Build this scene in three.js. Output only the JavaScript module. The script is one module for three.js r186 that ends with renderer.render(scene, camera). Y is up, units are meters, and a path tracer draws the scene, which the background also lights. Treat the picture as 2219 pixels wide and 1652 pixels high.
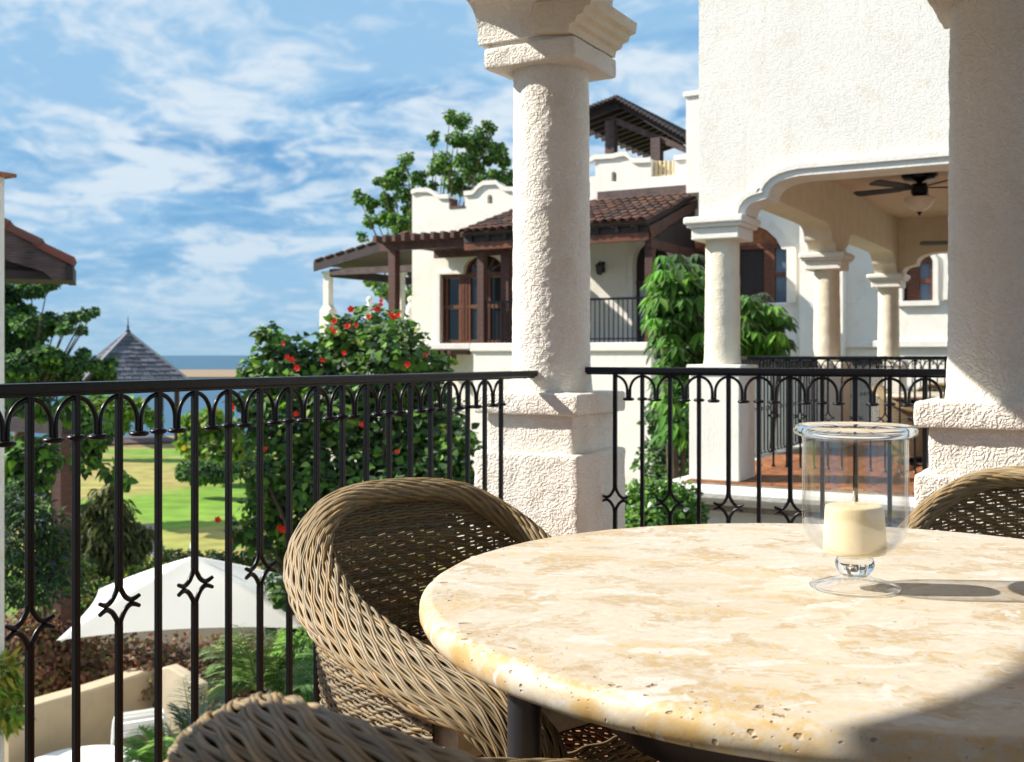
import * as THREE from 'three';
import { RoundedBoxGeometry } from 'three/addons/geometries/RoundedBoxGeometry.js';
import { mergeGeometries } from 'three/addons/utils/BufferGeometryUtils.js';

// ---------------------------------------------------------------- camera, sky, sun, exposure
const scene = new THREE.Scene();
const F = 2350, CX = 1109.5, HY = 770.5, EYE = 1.12;      // lens and horizon measured on a 2219 x 1652 print of the photograph
const YAW = 29.6 * Math.PI / 180, CY = Math.cos(YAW), SY = Math.sin(YAW);
const camera = new THREE.PerspectiveCamera(2 * Math.atan(826 / F) * 180 / Math.PI, 2219 / 1652, 0.05, 60000);
camera.position.set(0, EYE, 0);
camera.rotation.y = YAW;
camera.setViewOffset(2219, 1652, 0, 826 - HY, 2219, 1652);   // a level camera with the lens shifted down a little
camera.focus = 1.95;
camera.userData.fStop = 9;
scene.add(camera);
const renderer = new THREE.WebGLRenderer({ antialias: true });
renderer.setSize(1024, 762);
renderer.toneMapping = THREE.LinearToneMapping;
renderer.toneMappingExposure = 1.75;
renderer.shadowMap.enabled = true;
const TO_SUN = new THREE.Vector3(-1.235, 1.0, 0.569).normalize();
const sun = new THREE.DirectionalLight(new THREE.Color(1.0, 0.93, 0.82), 5.0);
sun.position.copy(TO_SUN).multiplyScalar(60);
sun.target.position.set(-4, 0, -10);
sun.position.add(sun.target.position);
sun.castShadow = true;
sun.shadow.mapSize.set(4096, 4096);
Object.assign(sun.shadow.camera, { left: -30, right: 30, top: 30, bottom: -30, near: 1, far: 160 });
scene.add(sun, sun.target);

// seeded random numbers and wrapping gradient noise
let seedState = 12345;
function rnd() { seedState = (seedState + 0x6d2b79f5) | 0; let t = Math.imul(seedState ^ (seedState >>> 15), 1 | seedState); t = (t + Math.imul(t ^ (t >>> 7), 61 | t)) ^ t; return ((t ^ (t >>> 14)) >>> 0) / 4294967296; }
const rr = (a, b) => a + (b - a) * rnd();
const reseed = (s) => { seedState = s; };
const PERM = new Uint8Array(512), GX = new Float32Array(256), GY = new Float32Array(256);
{
  const p = [...Array(256).keys()];
  for (let i = 255; i > 0; i--) { const j = Math.floor(rnd() * (i + 1)); [p[i], p[j]] = [p[j], p[i]]; }
  for (let i = 0; i < 512; i++) PERM[i] = p[i & 255];
  for (let i = 0; i < 256; i++) { const a = rnd() * Math.PI * 2; GX[i] = Math.cos(a); GY[i] = Math.sin(a); }
}
function noise2(x, y, per = 256) {
  const xi = Math.floor(x), yi = Math.floor(y), fx = x - xi, fy = y - yi;
  const m = (a) => ((a % per) + per) % per & 255;
  const x0 = m(xi), x1 = m(xi + 1), y0 = m(yi), y1 = m(yi + 1);
  const u = fx * fx * fx * (fx * (fx * 6 - 15) + 10), v = fy * fy * fy * (fy * (fy * 6 - 15) + 10);
  const a = PERM[PERM[x0] + y0], b = PERM[PERM[x1] + y0], c = PERM[PERM[x0] + y1], d = PERM[PERM[x1] + y1];
  const n0 = GX[a] * fx + GY[a] * fy, n1 = GX[b] * (fx - 1) + GY[b] * fy, n2 = GX[c] * fx + GY[c] * (fy - 1), n3 = GX[d] * (fx - 1) + GY[d] * (fy - 1);
  const p0 = n0 + (n1 - n0) * u, p1 = n2 + (n3 - n2) * u;
  return (p0 + (p1 - p0) * v) * 1.5;
}
function fbm(x, y, oct, per = 256, gain = 0.5) { let s = 0, a = 1, f = 1; for (let i = 0; i < oct; i++) { s += a * noise2(x * f, y * f, per * f); a *= gain; f *= 2; } return s; }
const clamp = (x, a = 0, b = 1) => Math.min(b, Math.max(a, x));
const sstep = (a, b, x) => { const t = clamp((x - a) / (b - a)); return t * t * (3 - 2 * t); };
const mixv = (a, b, t) => a.map((v, i) => v + (b[i] - v) * t);

// the sky: blue air under a thin broken sheet of altocumulus
{
  const w = 4096, h = 2048, data = new Float32Array(w * h * 4);
  for (let j = 0; j < h; j++) {
    const el = ((j + 0.5) / h - 0.5) * Math.PI, sy = Math.sin(el), cy = Math.cos(el);
    for (let i = 0; i < w; i++) {
      const az = ((i + 0.5) / w - 0.5) * 2 * Math.PI, x = Math.cos(az) * cy, z = Math.sin(az) * cy, o = (j * w + i) * 4;
      let c;
      if (sy < 0) c = [0.20, 0.29, 0.36];
      else {
        const k = sstep(0, 0.5, sy);
        c = mixv([0.10, 0.25, 0.41], [0.024, 0.145, 0.355], Math.pow(k, 0.5));
        const q = 1 / (sy + 0.19), px = x * q * 2.1, pz = z * q * 2.1;
        const wx = fbm(px * 1.1 + 9.1, pz * 1.1 + 3.3, 4) * 0.36, wz = fbm(px * 1.1 + 40.2, pz * 1.1 + 17.7, 4) * 0.36;
        const big = fbm(px * 0.6 + 12.7, pz * 0.6 + 61.3, 3), mid = fbm(px * 1.4 + wx + 3.1, pz * 1.4 + wz + 8.8, 4, 256, 0.55);
        const fine = fbm(px * 5 + wx * 2, pz * 5 + wz * 2 + 5.5, 5, 256, 0.6);
        const d = 0.87 + big * 0.58 + mid * 0.36 + fine * 0.19;
        const cover = 0.12 + 0.86 * sstep(0.16, 0.9, d);
        const lit = clamp(0.47 + 0.42 * mid + 0.36 * fine + 0.42 * fbm(px * 1.2 + 31.7 + wx, pz * 1.2 + 80.1 + wz, 5, 256, 0.52));
        const cloud = mixv([0.185, 0.325, 0.475], [0.425, 0.485, 0.54], sstep(0.05, 1.0, lit));
        c = mixv(c, cloud, cover);
        const haze = Math.exp(-sy / 0.07);
        c = mixv(c, [0.21, 0.33, 0.435], haze * 0.92);
        const sunny = Math.max(0, x * TO_SUN.x + sy * TO_SUN.y + z * TO_SUN.z);
        const g = 1 + 0.3 * Math.pow(sunny, 6);
        c = c.map((v) => v * g);
      }
      data[o] = c[0]; data[o + 1] = c[1]; data[o + 2] = c[2]; data[o + 3] = 1;
    }
  }
  const t = new THREE.DataTexture(data, w, h, THREE.RGBAFormat, THREE.FloatType);
  t.mapping = THREE.EquirectangularReflectionMapping;
  t.colorSpace = THREE.LinearSRGBColorSpace;
  t.magFilter = THREE.LinearFilter; t.needsUpdate = true;
  scene.background = t; scene.environment = t;
  scene.backgroundIntensity = 1.0; scene.environmentIntensity = 1.0;
}

// ---------------------------------------------------------------- from the print to the place
const cam = (X, Y, Z) => new THREE.Vector3(CY * X - SY * Z, EYE + Y, -SY * X - CY * Z);
const pix = (px, py, Z) => cam((px - CX) / F * Z, (HY - py) / F * Z, Z);
const depthOnZ = (px, z0) => -z0 / (SY * (px - CX) / F + CY);
const depthOnX = (px, x0) => x0 / (CY * (px - CX) / F - SY);
const onZ = (px, py, z0) => pix(px, py, depthOnZ(px, z0));
const onX = (px, py, x0) => pix(px, py, depthOnX(px, x0));
const onY = (px, py, y0) => pix(px, py, (y0 - EYE) * F / (HY - py));
const onG = (px, Z, y) => { const p = pix(px, HY, Z); p.y = y; return p; };

// ---------------------------------------------------------------- geometry helpers
const XYZ = (a) => (Array.isArray(a) ? new THREE.Vector3(...a) : a);
function plain(g) { const k = g.index ? g.toNonIndexed() : g; for (const n of Object.keys(k.attributes)) if (!['position', 'normal', 'uv', 'color'].includes(n)) k.deleteAttribute(n); k.clearGroups?.(); k.userData = g.userData ?? {}; return k; }
function boxUV(g) {
  const p = g.attributes.position, n = g.attributes.normal, uv = new Float32Array(p.count * 2);
  for (let t = 0; t < p.count; t += 3) {
    let ax = 0, ay = 0, az = 0;
    for (let k = 0; k < 3; k++) { ax += Math.abs(n.getX(t + k)); ay += Math.abs(n.getY(t + k)); az += Math.abs(n.getZ(t + k)); }
    for (let k = 0; k < 3; k++) {
      const i = t + k, x = p.getX(i), y = p.getY(i), z = p.getZ(i);
      const [u, v] = ay > ax && ay > az ? [x, z] : ax > az ? [z + 0.37, y] : [x, y];
      uv[i * 2] = u; uv[i * 2 + 1] = v;
    }
  }
  g.setAttribute('uv', new THREE.BufferAttribute(uv, 2));
}
function merged(list) {
  const gs = (Array.isArray(list) ? list : [list]).map((g) => { const k = plain(g); if (!k.userData.ownUV) boxUV(k); return k; });
  const anyColor = gs.some((g) => g.attributes.color);
  if (anyColor) for (const g of gs) if (!g.attributes.color) g.setAttribute('color', new THREE.BufferAttribute(new Float32Array(g.attributes.position.count * 3).fill(1), 3));
  return gs.length === 1 ? gs[0] : mergeGeometries(gs, false);
}
const names = {};
const numbered = (n) => { const k = names[n] = (names[n] ?? -1) + 1; return k ? n + '_' + String(k).padStart(3, '0') : n; };
function mesh(name, list, m, parent = scene) {
  const o = new THREE.Mesh(merged(list), m);
  o.name = parent === scene ? numbered(name) : name;
  o.castShadow = o.receiveShadow = true;
  parent.add(o);
  return o;
}
function share(name, geometry, m, parent, p, turn = 0) {       // another mesh on a shared geometry
  const o = new THREE.Mesh(geometry, m); o.name = name; o.castShadow = o.receiveShadow = true;
  if (p) o.position.copy(XYZ(p)); o.rotation.y = turn; parent.add(o); return o;
}
function thing(name, label, category, p = [0, 0, 0], turn = 0, group) {
  const o = new THREE.Group(); o.name = numbered(name); scene.add(o);
  o.position.copy(XYZ(p)); o.rotation.y = turn;
  Object.assign(o.userData, { label, category }); if (group) o.userData.group = group;
  return o;
}
function tag(o, label, category, group, kind) { Object.assign(o.userData, { label, category }); if (group) o.userData.group = group; if (kind) o.userData.kind = kind; return o; }
const sub = (name, parent, p = [0, 0, 0], turn = 0) => { const o = new THREE.Group(); o.name = name; parent.add(o); o.position.copy(XYZ(p)); o.rotation.y = turn; return o; };
const struct = (o) => { o.userData.kind = 'structure'; return o; };
const stuff = (o) => { o.userData.kind = 'stuff'; return o; };
function bx(x0, x1, y0, y1, z0, z1, r = 0, seg = 2) {
  const w = Math.abs(x1 - x0), h = Math.abs(y1 - y0), d = Math.abs(z1 - z0);
  const g = r ? new RoundedBoxGeometry(w, h, d, seg, Math.min(r, w / 2.01, h / 2.01, d / 2.01)) : new THREE.BoxGeometry(w, h, d);
  return g.translate((x0 + x1) / 2, (y0 + y1) / 2, (z0 + z1) / 2);
}
function shapeOf(pts, holes = []) {
  const s = new THREE.Shape(pts.map(([a, b]) => new THREE.Vector2(a, b)));
  for (const h of holes) s.holes.push(new THREE.Path(h.map(([a, b]) => new THREE.Vector2(a, b))));
  return s;
}
function prismZ(pts, z0, z1, holes = [], bevel = 0) {           // outline in x, y
  const g = new THREE.ExtrudeGeometry(shapeOf(pts, holes), { depth: Math.abs(z1 - z0) - 2 * bevel, bevelEnabled: bevel > 0, bevelSize: bevel, bevelThickness: bevel, bevelOffset: -bevel, bevelSegments: 2, curveSegments: 8 });
  return g.translate(0, 0, Math.min(z0, z1) + bevel);
}
function prismX(pts, x0, x1, holes = [], bevel = 0) {           // outline in z, y
  const f = (l) => l.map(([z, y]) => [-z, y]);
  const g = prismZ(f(pts), 0, Math.abs(x1 - x0), holes.map(f), bevel);
  return g.rotateY(Math.PI / 2).translate(Math.min(x0, x1), 0, 0);
}
function arcPts(cx, cy, rx, ry, a0, a1, n = 10) { const l = []; for (let i = 0; i <= n; i++) { const a = (a0 + (a1 - a0) * i / n) * Math.PI / 180; l.push([cx + rx * Math.cos(a), cy + ry * Math.sin(a)]); } return l; }
function beam(a, b, w, h, r = 0) {                               // a straight timber of width w and height h from a to b
  a = XYZ(a); b = XYZ(b); const d = b.clone().sub(a), l = d.length();
  const g = r ? new RoundedBoxGeometry(w, h, l, 2, r) : new THREE.BoxGeometry(w, h, l);
  const m = new THREE.Matrix4().lookAt(b, a, Math.abs(d.y) > 0.95 * l ? new THREE.Vector3(1, 0, 0.001) : new THREE.Vector3(0, 1, 0));
  return g.applyMatrix4(m).translate((a.x + b.x) / 2, (a.y + b.y) / 2, (a.z + b.z) / 2);
}
function sweep(pts, r, sides = 6, color = null, caps = true, flat = 1) {   // a tube along points, frames carried along
  const n = pts.length, pos = [], nor = [], idx = [], col = [], T = new THREE.Vector3(), N = new THREE.Vector3(), B = new THREE.Vector3();
  T.subVectors(pts[1], pts[0]).normalize();
  N.set(Math.abs(T.y) < 0.9 ? 0 : 1, Math.abs(T.y) < 0.9 ? 1 : 0, 0).cross(T).normalize();
  const R = typeof r === 'function' ? r : () => r;
  for (let i = 0; i < n; i++) {
    T.subVectors(pts[Math.min(i + 1, n - 1)], pts[Math.max(i - 1, 0)]).normalize();
    N.addScaledVector(T, -N.dot(T)).normalize(); B.crossVectors(T, N);
    for (let k = 0; k < sides; k++) {
      const a = k / sides * Math.PI * 2, c = Math.cos(a) * flat, s = Math.sin(a), q = R(i / (n - 1));
      pos.push(pts[i].x + (N.x * c + B.x * s) * q, pts[i].y + (N.y * c + B.y * s) * q, pts[i].z + (N.z * c + B.z * s) * q);
      nor.push(N.x * c + B.x * s, N.y * c + B.y * s, N.z * c + B.z * s);
      if (color) { const v = 1 + 0.22 * noise2(i * 0.21 + color[0] * 900, color[1] * 700); col.push(color[0] * v, color[1] * v, color[2] * v); }
    }
    if (i) for (let k = 0; k < sides; k++) { const a = (i - 1) * sides + k, b = (i - 1) * sides + (k + 1) % sides; idx.push(a, b, a + sides, b, b + sides, a + sides); }
  }
  if (caps) for (let k = 1; k < sides - 1; k++) { const e = (n - 1) * sides; idx.push(0, k + 1, k, e, e + k, e + k + 1); }
  const g = new THREE.BufferGeometry();
  g.setAttribute('position', new THREE.Float32BufferAttribute(pos, 3)); g.setAttribute('normal', new THREE.Float32BufferAttribute(nor, 3));
  g.setAttribute('uv', new THREE.Float32BufferAttribute(new Float32Array(pos.length / 3 * 2), 2));
  if (color) g.setAttribute('color', new THREE.Float32BufferAttribute(col, 3));
  g.setIndex(idx); return g;
}
const curve = (pts, n) => new THREE.CatmullRomCurve3(pts.map(XYZ), false, 'centripetal').getPoints(n);
function lathe(profile, seg = 48) { return new THREE.LatheGeometry(profile.map(([r, y]) => new THREE.Vector2(r, y)), seg); }
const moved = (g, x, y, z) => g.translate(x, y, z);

// ---------------------------------------------------------------- textures and materials
function dataTex(n, fn, srgb, mips = true) {
  const d = new Uint8Array(n * n * 4);
  for (let j = 0; j < n; j++) for (let i = 0; i < n; i++) { const c = fn((i + 0.5) / n, (j + 0.5) / n), o = (j * n + i) * 4; d[o] = clamp(c[0]) * 255; d[o + 1] = clamp(c[1]) * 255; d[o + 2] = clamp(c[2]) * 255; d[o + 3] = 255; }
  const t = new THREE.DataTexture(d, n, n, THREE.RGBAFormat);
  t.wrapS = t.wrapT = THREE.RepeatWrapping; t.magFilter = THREE.LinearFilter; t.minFilter = THREE.LinearMipmapLinearFilter; t.generateMipmaps = mips;
  if (srgb) t.colorSpace = THREE.SRGBColorSpace; t.needsUpdate = true; return t;
}
const lin2s = (v) => (v <= 0.0031308 ? v * 12.92 : 1.055 * Math.pow(v, 1 / 2.4) - 0.055);
const repeated = (t, r) => { const c = t.clone(); c.repeat.set(r, r); c.needsUpdate = true; return c; };
// rough hand-thrown stucco, one metre a side
const stuccoBump = dataTex(1024, (u, v) => {
  const wx = noise2(u * 40, v * 40, 40) * 0.6, wy = noise2(u * 40 + 7.3, v * 40 + 3.9, 40) * 0.6;
  const b = noise2(u * 92 + 11 + wx * 2, v * 92 + 5 + wy, 92), b2 = noise2(u * 170 + 3 + wy, v * 170 + wx, 170), c = noise2(u * 230, v * 230, 230), e = noise2(u * 21 + 3, v * 21, 21);
  const lump = sstep(-0.5, 0.45, b + 0.45 * b2), pit = sstep(0.45, 0.8, -b2 + 0.4 * b);
  const h = 0.22 + 0.42 * lump + 0.10 * c + 0.14 * e - 0.16 * pit; return [h, h, h];
});
const stuccoTone = dataTex(512, (u, v) => {
  const n = fbm(u * 5, v * 5, 5, 5), f = noise2(u * 60, v * 60, 60), k = 0.93 + 0.05 * n + 0.025 * f, s = sstep(0.35, 0.9, fbm(u * 9 + 4, v * 3 + 8, 4, 9)) * 0.05;
  return [lin2s(clamp(k - s * 0.7)), lin2s(clamp(k - s)), lin2s(clamp(k - s * 1.6))];
}, true);
// stucco that has seen some weather: faint drips, patches and a few hairline cracks, four metres a side
const agedTone = dataTex(1024, (u, v) => {
  const n = fbm(u * 7, v * 7, 6, 7), drip = sstep(0.22, 0.85, fbm(u * 40, v * 4 + 3, 4, 4)) * sstep(-0.2, 0.5, noise2(u * 5 + 2, v * 4, 5)), blot = sstep(0.42, 0.7, fbm(u * 16 + 5, v * 16 + 9, 5, 16)), f = noise2(u * 200, v * 200, 200);
  const cr = fbm(u * 6 + 0.3 * noise2(u * 30, v * 30, 30), v * 6 + 3.3, 4, 6), crack = Math.exp(-Math.pow(cr / 0.006, 2)) * sstep(0.25, 0.6, noise2(u * 4 + 1, v * 4 + 7, 4));
  const k = 0.955 + 0.045 * n + 0.02 * f - 0.035 * drip - 0.035 * blot - 0.3 * crack;
  return [lin2s(clamp(k)), lin2s(clamp(k - 0.015 * drip - 0.02 * blot)), lin2s(clamp(k - 0.03 * drip - 0.05 * blot))];
}, true);
const grain = dataTex(512, (u, v) => { const n = fbm(u * 4, v * 64, 4, 4), m = noise2(u * 8, v * 16, 8), k = 0.72 + 0.22 * n + 0.1 * m; return [k, k, k]; }, true);
const mottle = dataTex(512, (u, v) => { const k = 0.82 + 0.16 * fbm(u * 8, v * 8, 5, 8) + 0.04 * noise2(u * 90, v * 90, 90); return [k, k, k]; }, true);
const agedQ = repeated(agedTone, 0.25);
const rgb = (r, g, b) => new THREE.Color().setRGB(r, g, b);
const std = (c, rough = 0.8, more = {}) => new THREE.MeshStandardMaterial({ color: rgb(...c), roughness: rough, metalness: 0, ...more });
const phys = (c, rough = 0.8, more = {}) => new THREE.MeshPhysicalMaterial({ color: rgb(...c), roughness: rough, metalness: 0, ...more });
const M = {
  stucco: std([0.83, 0.785, 0.71], 0.95, { map: agedQ, bumpMap: stuccoBump, bumpScale: 0.0062 }),
  stuccoWhite: std([0.84, 0.81, 0.75], 0.95, { map: agedQ, bumpMap: stuccoBump, bumpScale: 0.0062 }),
  stuccoFine: std([0.82, 0.74, 0.585], 0.95, { map: stuccoTone, bumpMap: repeated(stuccoBump, 0.7), bumpScale: 0.005 }),
  plaster: std([0.83, 0.80, 0.73], 0.9, { map: agedQ, bumpMap: stuccoBump, bumpScale: 0.003 }),
  plasterSmooth: std([0.80, 0.77, 0.71], 0.85, { map: stuccoTone, bumpMap: repeated(stuccoBump, 0.5), bumpScale: 0.002 }),
  houseWall: std([0.85, 0.69, 0.47], 0.9, { map: agedQ, bumpMap: stuccoBump, bumpScale: 0.003 }),
  ceiling: std([0.76, 0.60, 0.44], 0.9, { map: stuccoTone }),
  iron: phys([0.003, 0.0035, 0.006], 0.32, { specularIntensity: 0.55, bumpMap: repeated(mottle, 4), bumpScale: 0.0006 }),
  darkMetal: std([0.022, 0.024, 0.032], 0.42, { metalness: 0.3, bumpMap: repeated(mottle, 3), bumpScale: 0.0004 }),
  wood: std([0.155, 0.056, 0.038], 0.6, { map: grain, bumpMap: grain, bumpScale: 0.002 }),
  woodDark: std([0.045, 0.026, 0.028], 0.65, { map: grain, bumpMap: grain, bumpScale: 0.002 }),
  woodGrey: std([0.17, 0.11, 0.105], 0.75, { map: grain, bumpMap: grain, bumpScale: 0.002 }),
  woodRed: std([0.26, 0.075, 0.026], 0.45, { map: grain, bumpMap: grain, bumpScale: 0.001 }),
  pane: std([0.02, 0.025, 0.03], 0.06, { metalness: 0 }),
  dark: std([0.02, 0.018, 0.018], 0.9),
  terracotta: std([0.50, 0.185, 0.075], 0.6, { map: mottle, bumpMap: mottle, bumpScale: 0.001 }),
  grout: std([0.36, 0.27, 0.2], 0.95, { map: mottle }),
  wicker: std([1, 1, 1], 0.55, { vertexColors: true }),
  wickerCore: std([0.05, 0.035, 0.02], 0.9),
  cushion: std([0.72, 0.66, 0.55], 0.95, { map: mottle }),
  white: std([0.80, 0.80, 0.78], 0.7),
  canvas: phys([0.83, 0.83, 0.80], 0.9, { transmission: 0.5, thickness: 0, side: THREE.DoubleSide }),
  concrete: std([0.56, 0.47, 0.34], 0.85, { map: stuccoTone, bumpMap: mottle, bumpScale: 0.002 }),
  shingle: std([0.10, 0.10, 0.12], 0.9, { map: grain, bumpMap: grain, bumpScale: 0.003 }),
  bark: std([0.13, 0.095, 0.065], 0.95, { map: mottle, bumpMap: mottle, bumpScale: 0.01 }),
};
// ---------------------------------------------------------------- the terrace we stand on (axes along the house: x across, -z away along the left railing)
const C1 = [-2.126, -4.08], C2 = [-0.38, -4.04], C0 = [-2.126, 0.16], C3 = [1.37, -4.04];
const FLOOR = std([0.50, 0.20, 0.085], 0.55, { map: mottle });
struct(mesh('terrace_floor', [bx(-2.14, 3.1, -0.32, -0.012, -4.12, 2.9)], M.grout));
const terraceFloor = scene.getObjectByName('terrace_floor');
{
  const tiles = [0, 1, 2].map((k) => std([0.60 - 0.05 * k, 0.245 - 0.012 * k, 0.11 - 0.004 * k], 0.5, { map: mottle, bumpMap: mottle, bumpScale: 0.001 }));
  const g = merged(bx(-0.146, 0.146, -0.012, 0, -0.146, 0.146, 0.003, 1));
  for (let i = 0; i < 13; i++) for (let j = 0; j < 12; j++) share('floor_tile', g, tiles[Math.floor(rnd() * 3)], terraceFloor, [-1.735 + i * 0.3, rr(-0.001, 0.001), -3.735 + j * 0.3]);
}
// raised edge under the railings: white moulding outside, terracotta on top
{
  const e = thing('terrace_kerb', 'raised white edge with terracotta coping under the wrought iron railing', 'kerb');
  mesh('moulding', [bx(-2.185, -2.142, -0.14, 0.048, -4.1, 1.0, 0.012), bx(-2.185, 3.1, -0.14, 0.048, -4.165, -4.122, 0.012)], M.plasterSmooth, e);
  const g = merged(bx(-0.125, 0.125, 0.0, 0.052, -0.146, 0.146, 0.006)), g2 = merged(bx(-0.146, 0.146, 0.0, 0.052, -0.115, 0.115, 0.006));
  for (let k = 0; k < 14; k++) share('coping_tile', g, M.terracotta, e, [-2.014, 0, -3.66 + k * 0.3]);
  for (let k = 0; k < 4; k++) share('coping_tile', g2, M.terracotta, e, [-1.72 + k * 0.3, 0, -4.005]);
}
struct(mesh('house_base', [bx(-2.14, 3.1, -3.95, -0.325, -4.12, 2.9)], M.plaster));

function lumpyShaft(r0, r1, y0, y1, seg = 160, rows = 260) {   // a tapered shaft whose plaster is a little uneven
  const g = new THREE.CylinderGeometry(1, 1, 1, seg, rows, true), p = g.attributes.position, uv = g.attributes.uv;
  for (let i = 0; i < p.count; i++) {
    const t = p.getY(i) + 0.5, a = Math.atan2(p.getZ(i), p.getX(i)), u = uv.getX(i), y = y0 + (y1 - y0) * t;
    const per = 12, n = noise2(u * per, y * 9, per) * 0.0035 + noise2(u * 48, y * 42 + 40, 48) * 0.0016;
    const flare = 0.012 * Math.exp(-(y - y0) / 0.06), r = r0 + (r1 - r0) * t + flare + n;
    p.setXYZ(i, Math.cos(a) * r, y, Math.sin(a) * r);
    uv.setXY(i, u, y);
  }
  g.computeVertexNormals();
  const nn = g.attributes.normal;                                // close the seam
  for (let j = 0; j <= rows; j++) { const a = j * (seg + 1), b = a + seg, x = nn.getX(a) + nn.getX(b), y = nn.getY(a) + nn.getY(b), z = nn.getZ(a) + nn.getZ(b), l = Math.hypot(x, y, z); nn.setXYZ(a, x / l, y / l, z / l); nn.setXYZ(b, x / l, y / l, z / l); }
  g.userData.ownUV = true; return g;
}
function roughBlock(x0, x1, y0, y1, z0, z1, r = 0.012) {       // a rendered block with soft uneven arrises
  const sx = Math.abs(x1 - x0), sy = Math.abs(y1 - y0), sz = Math.abs(z1 - z0), n = (s) => Math.max(4, Math.round(s / 0.012));
  const g = new THREE.BoxGeometry(sx, sy, sz, n(sx), n(sy), n(sz)), p = g.attributes.position;
  for (let i = 0; i < p.count; i++) {
    const q = [p.getX(i), p.getY(i), p.getZ(i)], h = [sx / 2, sy / 2, sz / 2], c = q.map((v, k) => clamp(v, -h[k] + r, h[k] - r)), d = q.map((v, k) => v - c[k]), l = Math.hypot(...d);
    if (l > 1e-6) for (let k = 0; k < 3; k++) q[k] = c[k] + d[k] / l * Math.min(l, r);
    const m = 0.0028 * noise2(q[0] * 14 + q[2] * 9 + 5, q[1] * 14 + q[2] * 6) + 0.0014 * noise2(q[0] * 45 + q[2] * 30, q[1] * 45 + q[2] * 30 + 9);
    if (l > 1e-6) for (let k = 0; k < 3; k++) q[k] += d[k] / l * m;
    p.setXYZ(i, q[0] + (x0 + x1) / 2, q[1] + (y0 + y1) / 2, q[2] + (z0 + z1) / 2);
  }
  g.computeVertexNormals(); return g;
}
function column([x, z], label) {
  const t = thing('stucco_column', label, 'column', [x, 0, z], 0, 'rough stucco columns of the terrace');
  mesh('plinth', [bx(-0.238, 0.238, -3.93, 0.01, -0.238, 0.238), roughBlock(-0.24, 0.24, 0, 0.724, -0.24, 0.24), roughBlock(-0.2, 0.2, 0.715, 0.885, -0.2, 0.2)], M.stucco, t);
  mesh('plinth_cap', [roughBlock(-0.24, 0.24, 0.88, 0.967, -0.24, 0.24)], M.stucco, t);
  mesh('shaft', [lumpyShaft(0.166, 0.159, 0.96, 2.32)], M.stucco, t);
  const cap = mesh('capital', [roughBlock(-0.21, 0.21, 2.313, 2.398, -0.21, 0.21), roughBlock(-0.185, 0.185, 2.39, 2.43, -0.185, 0.185, 0.006)], M.stucco, t);
  return t;
}
column(C1, 'middle stucco column, half sunlit, standing where the two iron railings meet');
column(C2, 'nearest stucco column at the right edge, shaded above its sunlit plinth');
column(C0, 'stucco column beside the camera carrying the near end of the arcade');
column(C3, 'stucco column behind the right edge carrying the far end of the arcade');

// arcades above the columns, with flat soffits that round down to the capitals
{
  const soffit = (a, b, r, h = 2.585) => [...arcPts(a + r, h - r, r, r, 180, 90, 8), ...arcPts(b - r, h - r, r, r, 90, 0, 8)], openHigh = (a, b) => [[a, 2.42], ...soffit(a, b, 0.12, 2.74), [b, 2.42]];
  const open = (a, b) => [[a, 2.42], ...soffit(a, b, 0.12), [b, 2.42]], openLow = (a, b) => [[a, 2.42], ...arcPts(a + 0.12, 2.465, 0.12, 0.12, 180, 90, 8), [b - 0.56, 2.585], [b - 0.45, 2.582], [b - 0.35, 2.574], [b - 0.25, 2.55], [b - 0.16, 2.512], [b - 0.09, 2.468], [b - 0.04, 2.432], [b, 2.42]];
  // along the left railing: outline in z, y
  const pts = [[-4.32, 3.15], [-4.32, 2.425], ...openLow(C1[1] + 0.205, C0[1] - 0.205), ...open(C0[1] + 0.205, 3.0), [3.0, 2.42], [3.05, 2.42], [3.05, 3.15]];
  const a = thing('arcade_wall', 'stucco wall over the left railing, springing from the middle column towards us', 'wall');
  mesh('wall', [prismX(pts, C1[0] - 0.24, C1[0] + 0.11)], M.stucco, a);
  const b = thing('arcade_wall', 'stucco wall above the far railing between the middle and right columns', 'wall');
  const pts2 = [[C1[0] + 0.113, 3.15], [C1[0] + 0.113, 2.50], [C1[0] + 0.205, 2.50], ...openHigh(C1[0] + 0.205, C2[0] - 0.205).slice(1), ...openHigh(C2[0] + 0.205, C3[0] - 0.205), ...open(C3[0] + 0.205, 3.1), [3.1, 3.15]];
  mesh('wall', [prismZ(pts2, -4.255, -3.905)], M.stucco, b);
  // moulded cornices at the springing
  const prof = [[0.05, 2.42], [0.205, 2.402], [0.212, 2.43], [0.235, 2.436], [0.243, 2.456], [0.268, 2.463], [0.276, 2.485], [0.302, 2.492], [0.308, 2.535], [0.05, 2.535]];
  for (const [c, s] of [[C1, 1], [C2, -1], [C2, 1]]) {
    const g = prismZ(prof.map(([x, y]) => [c[0] + s * x, y]), c[1] - 0.2, c[1] + (s > 0 ? 0.25 : 0.2));
    mesh('cornice', [g], M.stuccoFine, b);
  }
}
struct(mesh('ceiling', [bx(-2.36, 3.1, 3.153, 3.35, -4.31, 3.0)], M.ceiling));
{
  const w = thing('house_wall', 'cream plaster wall of the house behind the terrace', 'wall');
  mesh('wall', [prismZ([[-2.3, 0], [-1.2, 0], [-1.2, 2.2], [0.6, 2.2], [0.6, 0], [3.1, 0], [3.1, 3.15], [-2.3, 3.15]], 2.9, 3.2)], M.houseWall, w);
  mesh('door_leaf', [bx(-1.19, -0.31, 0.01, 2.19, 3.0, 3.05, 0.005), bx(-0.29, 0.59, 0.01, 2.19, 3.0, 3.05, 0.005)], M.woodRed, w);
}

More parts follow.
